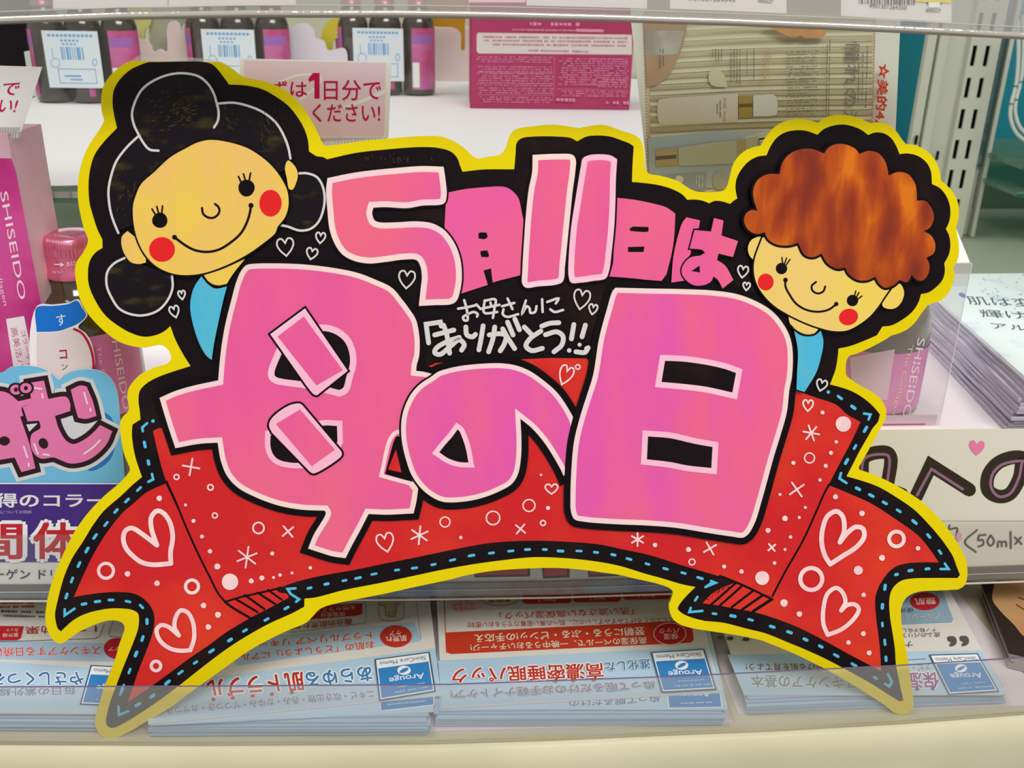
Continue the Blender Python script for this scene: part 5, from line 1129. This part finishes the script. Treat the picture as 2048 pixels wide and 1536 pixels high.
    for l in (0, 1):
        for q in range(nn): ml.f.append((l * nn + q, l * nn + (q + 1) % nn, (l + 1) * nn + (q + 1) % nn, (l + 1) * nn + q)); ml.mi.append(i0); ml.sm.append(True)
    ml.end()
pack(174, 207, 192, 'triple pack of small brown bottles at the left of the glass shelf')
pack(480, 198, 192, 'triple pack of small brown bottles behind the centre pop card')
pack(772, 191, 190, 'triple pack of small brown bottles left of the magenta carton')
# magenta carton
c0, c1 = onz(941, 216, ZG + .0008), onz(1258, 219, ZG + .0008); Yk = (c0.y + c1.y) / 2; hz = ony(1100, -8, Yk).z
t = empty('carton', ((c0.x + c1.x) / 2, Yk, ZG + .0008), 'large magenta carton with white text panel on the glass shelf', 'carton')
MC_ = mat((180, 66, 108), .4, c2=(172, 58, 98), sc=9)
a = Part('box_body', t); a.box((c0.x, Yk, ZG + .0008), (c1.x, Yk + .055, hz), MC_); a.end()
S = Plane((0, Yk, 0), (0, -1, 0), eps=5e-5); S.k = 1; a = Part('front_print', t, S); k = cr(800, 0); PTX = mat((226, 140, 176), .5); LGP = mat((222, 206, 204), .5)
a.poly([k(640, 268), k(1900, 285), k(1900, 448), k(645, 438), k(628, 420), k(628, 285)], LGP, sm=False)
a.line([k(585, 140), k(575, 880)], 1.2, mat((150, 40, 90), .4), sm=False)
for y, x0, x1, h in ((302, 680, 1850, 4.5), (332, 690, 1860, 4.5), (364, 760, 1850, 4.5), (413, 1050, 1560, 4.5)): tiny(a, k(x0, y), k(x1, y + 12), h, mat((190, 120, 140), .5))
tiny(a, k(1065, 195), k(1505, 200), 8, PTX, dens=.6); tiny(a, k(905, 243), k(1660, 252), 4.5, PTX); a.poly([k(1440, 235), k(1660, 240), k(1660, 265), k(1440, 260)], PTX, sm=False)
for x0, x1, y0, y1 in ((625, 1250, 465, 520), (625, 1245, 545, 700), (640, 1245, 720, 770), (630, 1240, 795, 835), (1290, 1860, 480, 700), (1600, 1860, 650, 720), (1290, 1860, 745, 790)):
    y = y0
    while y < y1: tiny(a, k(x0 + random.uniform(0, 60), y), k(x1, y + 6), 2.6, PTX, dens=.6); y += 19
for q in ((630, 775, 1250, 780), (1285, 728, 1860, 735), (1265, 470, 1255, 830), (630, 590, 1250, 600), (630, 680, 1250, 688)): a.line([k(q[0], q[1]), k(q[2], q[3])], .6, PTX, sm=False)
tiny(a, k(1280, 815), k(1430, 820), 7, PTX); tiny(a, k(1690, 840), k(1860, 842), 6, PTX); a.end()
# thin wall things behind the packs
def flat(name, s_, Y, mt, lab, cat, base=None, th=.003, rim=None, dl=True):
    s = Plane((0, Y, 0), (0, -1, 0)); q = P(s_); o_ = dedupe(smooth(q)); o_ = o_[::-1] if sarea(o_) > 0 else o_
    a = Part(name, surf=s); w_ = [s.at(*v) for v in o_]
    a.slab(w_, (0, th, 0), mt)
    if rim: s.k = 3; a.strip(s_, -3.5, 0, rim)
    tag(a.end(), lab, cat)
PKB = mat((238, 204, 204), .6, c2=(242, 214, 208), sc=20); RIMC = mat((232, 222, 224), .6); YY = .50
zb = ZG + .0005
def base_y(Y, x): 
    a_, b_ = 0, 500
    s = Plane((0, Y, 0), (0, -1, 0))
    for _ in range(40):
        m_ = (a_ + b_) / 2
        if s.at(x, m_).z > zb: a_ = m_
        else: b_ = m_
    return a_
by = base_y(YY, 320)
flat('die_cut_card', f"262,{by}! 262,58 270,50 277,56 280,78 292,80 303,92 308,104 320,98 333,104 334,60 338,46 350,42 360,50 363,64 366,50 378,41 386,50 388,100 398,112 400,{by}!", YY, PKB, 'pale pink die cut card with rounded bumps behind the bottle packs', 'card', rim=RIMC)
flat('yellow_card', f"258,{base_y(YY+.012,300)}! 256,-60! 310,-60! 305,20 300,50 290,60 300,{base_y(YY+.012,300)}!", YY + .012, mat((214, 206, 130), .6), 'yellow card edge behind the pale pink die cut card', 'card')
flat('grey_card', f"300,{base_y(YY+.02,300)}! 296,-80! 560,-80! 560,{base_y(YY+.02,500)}!", YY + .02, mat((196, 192, 172), .6, c2=(150, 152, 120), sc=30, st=(1, 1, 1), lo=.5, hi=.8), 'greyish printed card panel behind the packs at left', 'card')
flat('white_cloud_card', f"570,{base_y(YY,600)}! 576,70 590,50 612,47 628,60 632,76 648,82 656,100 690,98 690,{base_y(YY,650)}!", YY, mat((226, 214, 226), .6), 'lilac white cloud shaped card beside the yellow petal card', 'card')
flat('petal_card', f"640,{base_y(YY+.01,650)}! 642,76 650,50 668,36 700,36 700,70 668,80 664,100 664,{base_y(YY+.01,650)}!", YY + .01, mat((206, 186, 60), .6), 'mustard yellow petal shaped card behind the centre packs', 'card')
b2 = base_y(YY + .05, 905)
flat('drip_card', f"848,{b2}! 846,-60! 950,-60! 934,20 930,50 928,100 923,100 921,66 912,57 880,54 866,54 860,60 858,{b2}!", YY + .05, mat((196, 142, 40), .35), 'amber dripping card shape left of the magenta carton', 'card')
t = Part('pale_carton'); s = Plane((0, .445, 0), (0, -1, 0)); q0 = ony(868, 100, .625); q1 = ony(938, 100, .625); t.box((q0.x, .625, ZG + .0005), (q1.x, .65, ony(900, 56, .625).z), mat((232, 206, 206), .5)); tag(t.end(), 'low pale pink carton behind the bottle pack, under the amber drip', 'carton')
t = Part('dark_carton'); q0 = ony(-150, 100, .50); q1 = ony(74, 100, .50); t.box((q0.x, .50, ZG + .0005), (q1.x, .53, ony(40, -60, .50).z), mat((28, 20, 28), .6)); tag(t.end(), 'dark carton at the far left of the glass shelf', 'carton')
t = Part('small_white_box'); q0 = ony(44, 110, .47); q1 = ony(84, 110, .47); t.box((q0.x, .475, ZG + .0005), (q1.x, .49, ony(60, 105, .47).z), WHITE); tag(t.end(), 'small white box low behind the left triple pack', 'box')
t = Part('top_band_card'); tp = ony(600, -100, .675); t.box((ony(-200, 0, .675).x, .675, ZG + .0005), (ony(1500, 0, .675).x, .678, tp.z), mat((206, 202, 182), .6)); tag(t.end(), 'long cream card lining the back of the glass shelf', 'card')
# ================================================================== poster page in front of the glass shelf end
YP = YG - .004; SP = Plane((0, YP, 0), (0, -1, 0), eps=4e-5)
t = empty('poster_page', SP.at(1540, 380), 'cream magazine page with vertical lettering and a lotion bottle picture, standing right of the carton', 'poster')
a = Part('page', t, SP); PGW = mat((226, 222, 214), .5)
a.slab([SP.at(*q) for q in ((1299, 386), (1786, 384), (1801, 40), (1803, -60), (1258, -60), (1262, 40))], (0, .0004, 0), PGW); a.end()
SP.k = 1; a = Part('page_print', t, SP); k = cr(1200, 0)
CRM = mat((205, 194, 166), .5, c2=(196, 184, 154), sc=9); STR = mat((176, 162, 132), .5, c2=(196, 184, 154), sc=18); LTC = mat((216, 208, 184), .5)
a.poly([(1288, 20), (1752, 20), (1745, 262), (1742, 375), (1298, 372)], CRM, sm=False)
for i in range(12):
    y = 38 + i * 21; a.line([(1300, y + 14), (1500, y + 4), (1745, y)], 5, STR, cap=False); a.line([(1300, y + 24), (1500, y + 14), (1745, y + 9)], 6, LTC, cap=False)
BLP = mat((174, 188, 206), .5, c2=(196, 204, 210), sc=10); a.poly([(1296, 276), (1440, 262), (1500, 262), (1560, 262), (1742, 250), (1742, 376), (1299, 376)], BLP, sm=False)
a.poly([(1430, 300), (1500, 270), (1600, 246), (1600, 262), (1500, 290), (1440, 292)], mat((214, 212, 198), .5), sm=False)
a.poly("@1200,0 360,170! 720,170! 690,330 640,470 560,620 470,690 385,710! 370,400", mat((178, 146, 122), .5)); a.poly("@1200,0 365,250! 690,250 640,440! 372,460!", mat((186, 178, 168), .5, c2=(160, 150, 140), sc=60), sm=False)
tb = mat((208, 196, 180), .4, c2=(214, 204, 196), sc=15)
a.poly("@1200,0 480,820 520,808 900,780 1130,765! 1130,1000! 900,1005 520,1022 485,1010", tb); a.poly("@1200,0 1135,785! 1250,780! 1248,962! 1138,968!", mat((168, 144, 84), .35), sm=False); a.line("@1200,0 1137,865 1248,862", 7, mat((120, 96, 50), .35), sm=False, cap=False)
a.poly("@1200,0 1255,782! 1430,780 1450,820 1455,900 1440,940 1255,955!", mat((214, 214, 208), .3), sm=True); a.text('CUTE BRIDE', k(1025, 800), k(1020, 990), (6, 0), mat((190, 160, 110), .5)) if False else tiny(a, k(1025, 800), k(1020, 990), 6, mat((196, 168, 120), .5)); tiny(a, k(985, 820), k(985, 960), 2.5, GRT); tiny(a, k(960, 850), k(960, 930), 2.5, GRT)
a.poly("@1200,0 895,590! 930,570 990,580 1030,640 1045,715! 920,700 890,650", mat((206, 196, 168), .4))
a.poly("@1200,0 455,1225! 635,1210! 640,1350! 458,1368!", mat((190, 170, 130), .3), sm=False); a.poly("@1200,0 458,1280! 625,1268! 627,1298! 458,1312!", mat((110, 104, 100), .3), sm=False)
a.poly("@1200,0 640,1210! 900,1170 1180,1140 1300,1120! 1300,1330! 1000,1345 645,1360!", mat((190, 192, 176), .4)); a.poly("@1200,0 1120,1150! 1195,1140! 1200,1330! 1120,1335!", mat((184, 170, 130), .4), sm=False); tiny(a, k(1300, 1150), k(1295, 1260), 5, mat((170, 150, 110), .5))
a.poly("@1200,0 500,1440! 870,1412! 865,1560! 510,1560!", mat((160, 166, 178), .5), sm=False); a.disc(*k(650, 1470), 8, PGW); a.disc(*k(985, 1480), 16, mat((184, 178, 172), .5), 18)
tiny(a, k(790, 1440), k(790, 1540), 2.5, PGW, n=3, gap=-6)
INK2 = mat((120, 112, 98), .5)
a.text('憧れの注', (1694, 82), (1688, 262), (24, 0), mat((128, 122, 116), .5), bold=-.006)
for x, y0, y1, n_ in ((1425, 98, 132, 4), (1462, 98, 172, 4), (1494, 98, 155, 1), (1508, 98, 180, 1)):
    for i in range(n_): tiny(a, (x + i * 6, y0), (x + i * 6, y1 - random.uniform(0, 20)), 2.4, INK2)
for yy in range(104, 236, 6): tiny(a, (1572, yy), (1636, yy - 2), 2.6, INK2, dens=.6)
tiny(a, (1655, 80), (1652, 232), 3, INK2); tiny(a, (1660, 80), (1657, 232), 3, INK2); a.text('GLOW RICH', (1541, 98), (1540, 150), (5, 0), mat((190, 160, 110), .5)) if False else tiny(a, (1541, 96), (1540, 150), 5, mat((196, 170, 126), .5)); tiny(a, (1530, 100), (1529, 165), 3.5, mat((196, 160, 120), .5))
tiny(a, (1718, 92), (1716, 205), 3.2, INK2); tiny(a, (1726, 100), (1724, 205), 3.2, INK2); tiny(a, (1735, 92), (1731, 220), 3.4, INK2); tiny(a, (1320, 98), (1320, 138), 2.5, GRT); tiny(a, (1326, 98), (1327, 132), 2.5, GRT)
# dotted border, printed heading
OR = mat((196, 104, 62), .5); a.up()
y = 30
while y < 345: a.disc(1287 + (y - 40) * .029, y, 1.4, OR, 1.7, n=6); y += 6.2
y = 50
while y < 250: a.disc(1750.5 - (y - 50) * .035, y, 1.2, OR, 1.6, n=6); y += 6.2
a.text('☆美的4月号', (1760, 127), (1748, 300), (18, 1), mat((206, 70, 44), .5), bold=.045)
a.poly("@1200,0 1340,205 1420,240 1480,270 1530,290 1550,300 1600,305 1650,290 1680,310 1760,308 1830,300 1850,270 1800,210 1600,190! 1400,190!", mat((214, 160, 112), .5, c2=(196, 140, 96), sc=40))
a.end()
# ================================================================== upright, wall board, next bay, cable
YU = .50; SU = Plane((0, YU, 0), (0, -1, 0))
UP = mat((204, 202, 188), .4); UPD = mat((150, 146, 130), .5)
t = empty('slotted_upright', (SU.at(1930, 400).x, YU, 0), 'off white slotted metal upright post at the right', 'upright post')
def ux(px, py=240): return SU.at(px, py).x
zt_, zb_ = .72, ZM
def upcol(name, x0, x1, y0, y1, mt, par=t, z0=None, z1=None, label=None):
    a = Part(name, par, label=label); a.box((x0, y0, z0 or zb_), (x1, y1, z1 or zt_), mt); a.end()
xa, xb, xc, xd, xe_, xf = [ux(v) for v in (1826, 1843, 1848, 1864, 1906, 1964)]
upcol('left_flange', xa, xb, YU - .002, YU + .004, UP); upcol('groove', xb, xc, YU + .006, YU + .012, UPD); upcol('left_channel', xc, xd, YU - .004, YU + .004, UP); upcol('side_return', xd, xe_, YU + .001, YU + .02, UP)
# slotted face with real slots
a = Part('slotted_face', t); w_ = xf - xe_; s1, s2 = ux(1912), ux(1920.5); s3, s4 = ux(1937), ux(1945.5)
rows = []; i = 0
zz0 = SU.at(1921, 236).z; pitch = SU.at(1931, 174).z - zz0; hh = (SU.at(1921, 218).z - SU.at(1921, 257).z)
zs = [zz0 + pitch * j for j in range(-4, 6)]
zprev = zb_
yf = YU - .006
for z in sorted(zs):
    lo, hi = z - hh / 2, z + hh / 2
    if lo <= zprev: continue
    a.box((xe_, yf, zprev), (xf, yf + .0016, lo), UP)
    for x0, x1 in ((xe_, s1), (s2, s3), (s4, xf)): a.box((x0, yf, lo), (x1, yf + .0016, hi), UP)
    zprev = hi
a.box((xe_, yf, zprev), (xf, yf + .0016, zt_), UP); a.box((xe_, yf + .0016, zb_), (xe_ + .0016, YU + .02, zt_), UP); a.end()
a = Part('hollow_core', t, label='black inside seen through the slots'); a.box((xe_ + .003, yf + .006, zb_), (xf - .003, yf + .008, zt_), mat((8, 8, 8), .8)); a.end()
a = Part('screw', t)
for x, y in ((1827, 278), (1869, 309)): 
    v = SU.at(x, y); a.box((v.x - .0008, YU - .0062, v.z - .004), (v.x + .0012, YU - .0042, v.z + .004), mat((20, 20, 18), .5))
a.end()
gl = ux(1988); GX = clear((150, 190, 190), haze=.3, gloss=.08, hc=(110, 140, 140))
a = Part('glass_edge_strip', t); a.box((xf + .0005, YU + .004, ony(1950, 335, YU).z), (gl, YU + .007, zt_), GX); a.end()
a = Part('right_edge', t); a.box((gl, YU, zb_), (ux(1996), YU + .006, zt_), UP); a.box((xf + .0005, YU + .008, zb_), (gl, YU + .010, ony(1950, 335, YU).z), UP); a.end()
# teal boards behind
TEAL = mat((40, 140, 158), .5); YW = YB - .004
p = Part('teal_board'); p.box((ony(1790, 200, YW).x - .05, YW, ony(1860, 390, YW).z), (XR + .25, YW + .003, .75), TEAL); tag(p.end(), 'teal blue back board behind the upright post', 'board')
p = Part('green_panel'); z = ony(1830, 132, .56).z; p.box((ony(1740, 200, .56).x, .56, ZM), (xa - .002, .563, z), mat((96, 116, 96), .4)); tag(p.end(), 'grey green glass backed panel between poster and upright', 'panel')
p = Part('low_panel'); p.box((ux(1900), .62, ZM), (XR + .25, .623, ony(2010, 300, .62).z), mat((112, 136, 118), .35, c2=(96, 122, 104), sc=7, st=(.3, 1, 3))); tag(p.end(), 'grey green panel below the teal board at right', 'panel')
# shelves of the next bay
for (y1, lab) in ((384, 'glass shelf plate of the next bay, level with the glass shelf'), (330, 'second upper glass plate edge in the next bay')):
    z = ony(2010, y1, .44).z; p = Part('bay_glass_plate'); p.box((ux(1990), .44, z - .004), (XR + .2, .58, z), clear((200, 224, 214), haze=.25, gloss=.1, hc=(150, 180, 165))); o = p.end(); tag(o, lab, 'shelf')
    e = Part('plate_edge', o); e.box((ux(1990), .4385, z - .0045), (XR + .2, .4395, z - .0018), mat((40, 96, 84), .2)); e.end()
# cable
pts = [ony(x, y, .46) for x, y in smooth([(2036, 40), (2037, 110), (2032, 170), (2022, 210), (2021, 235), (2030, 262), (2048, 280), (2080, 300)], False)]
for dx, lab in ((0, 'white cable hanging in a loop beside the upright'), (.0035, 'second white cable running beside the first in the loop')):
    p = Part('cable'); p.tube([v + Vector((dx, 0, dx)) for v in pts], .0016, mat((214, 214, 208), .35)); tag(p.end(), lab, 'cable')
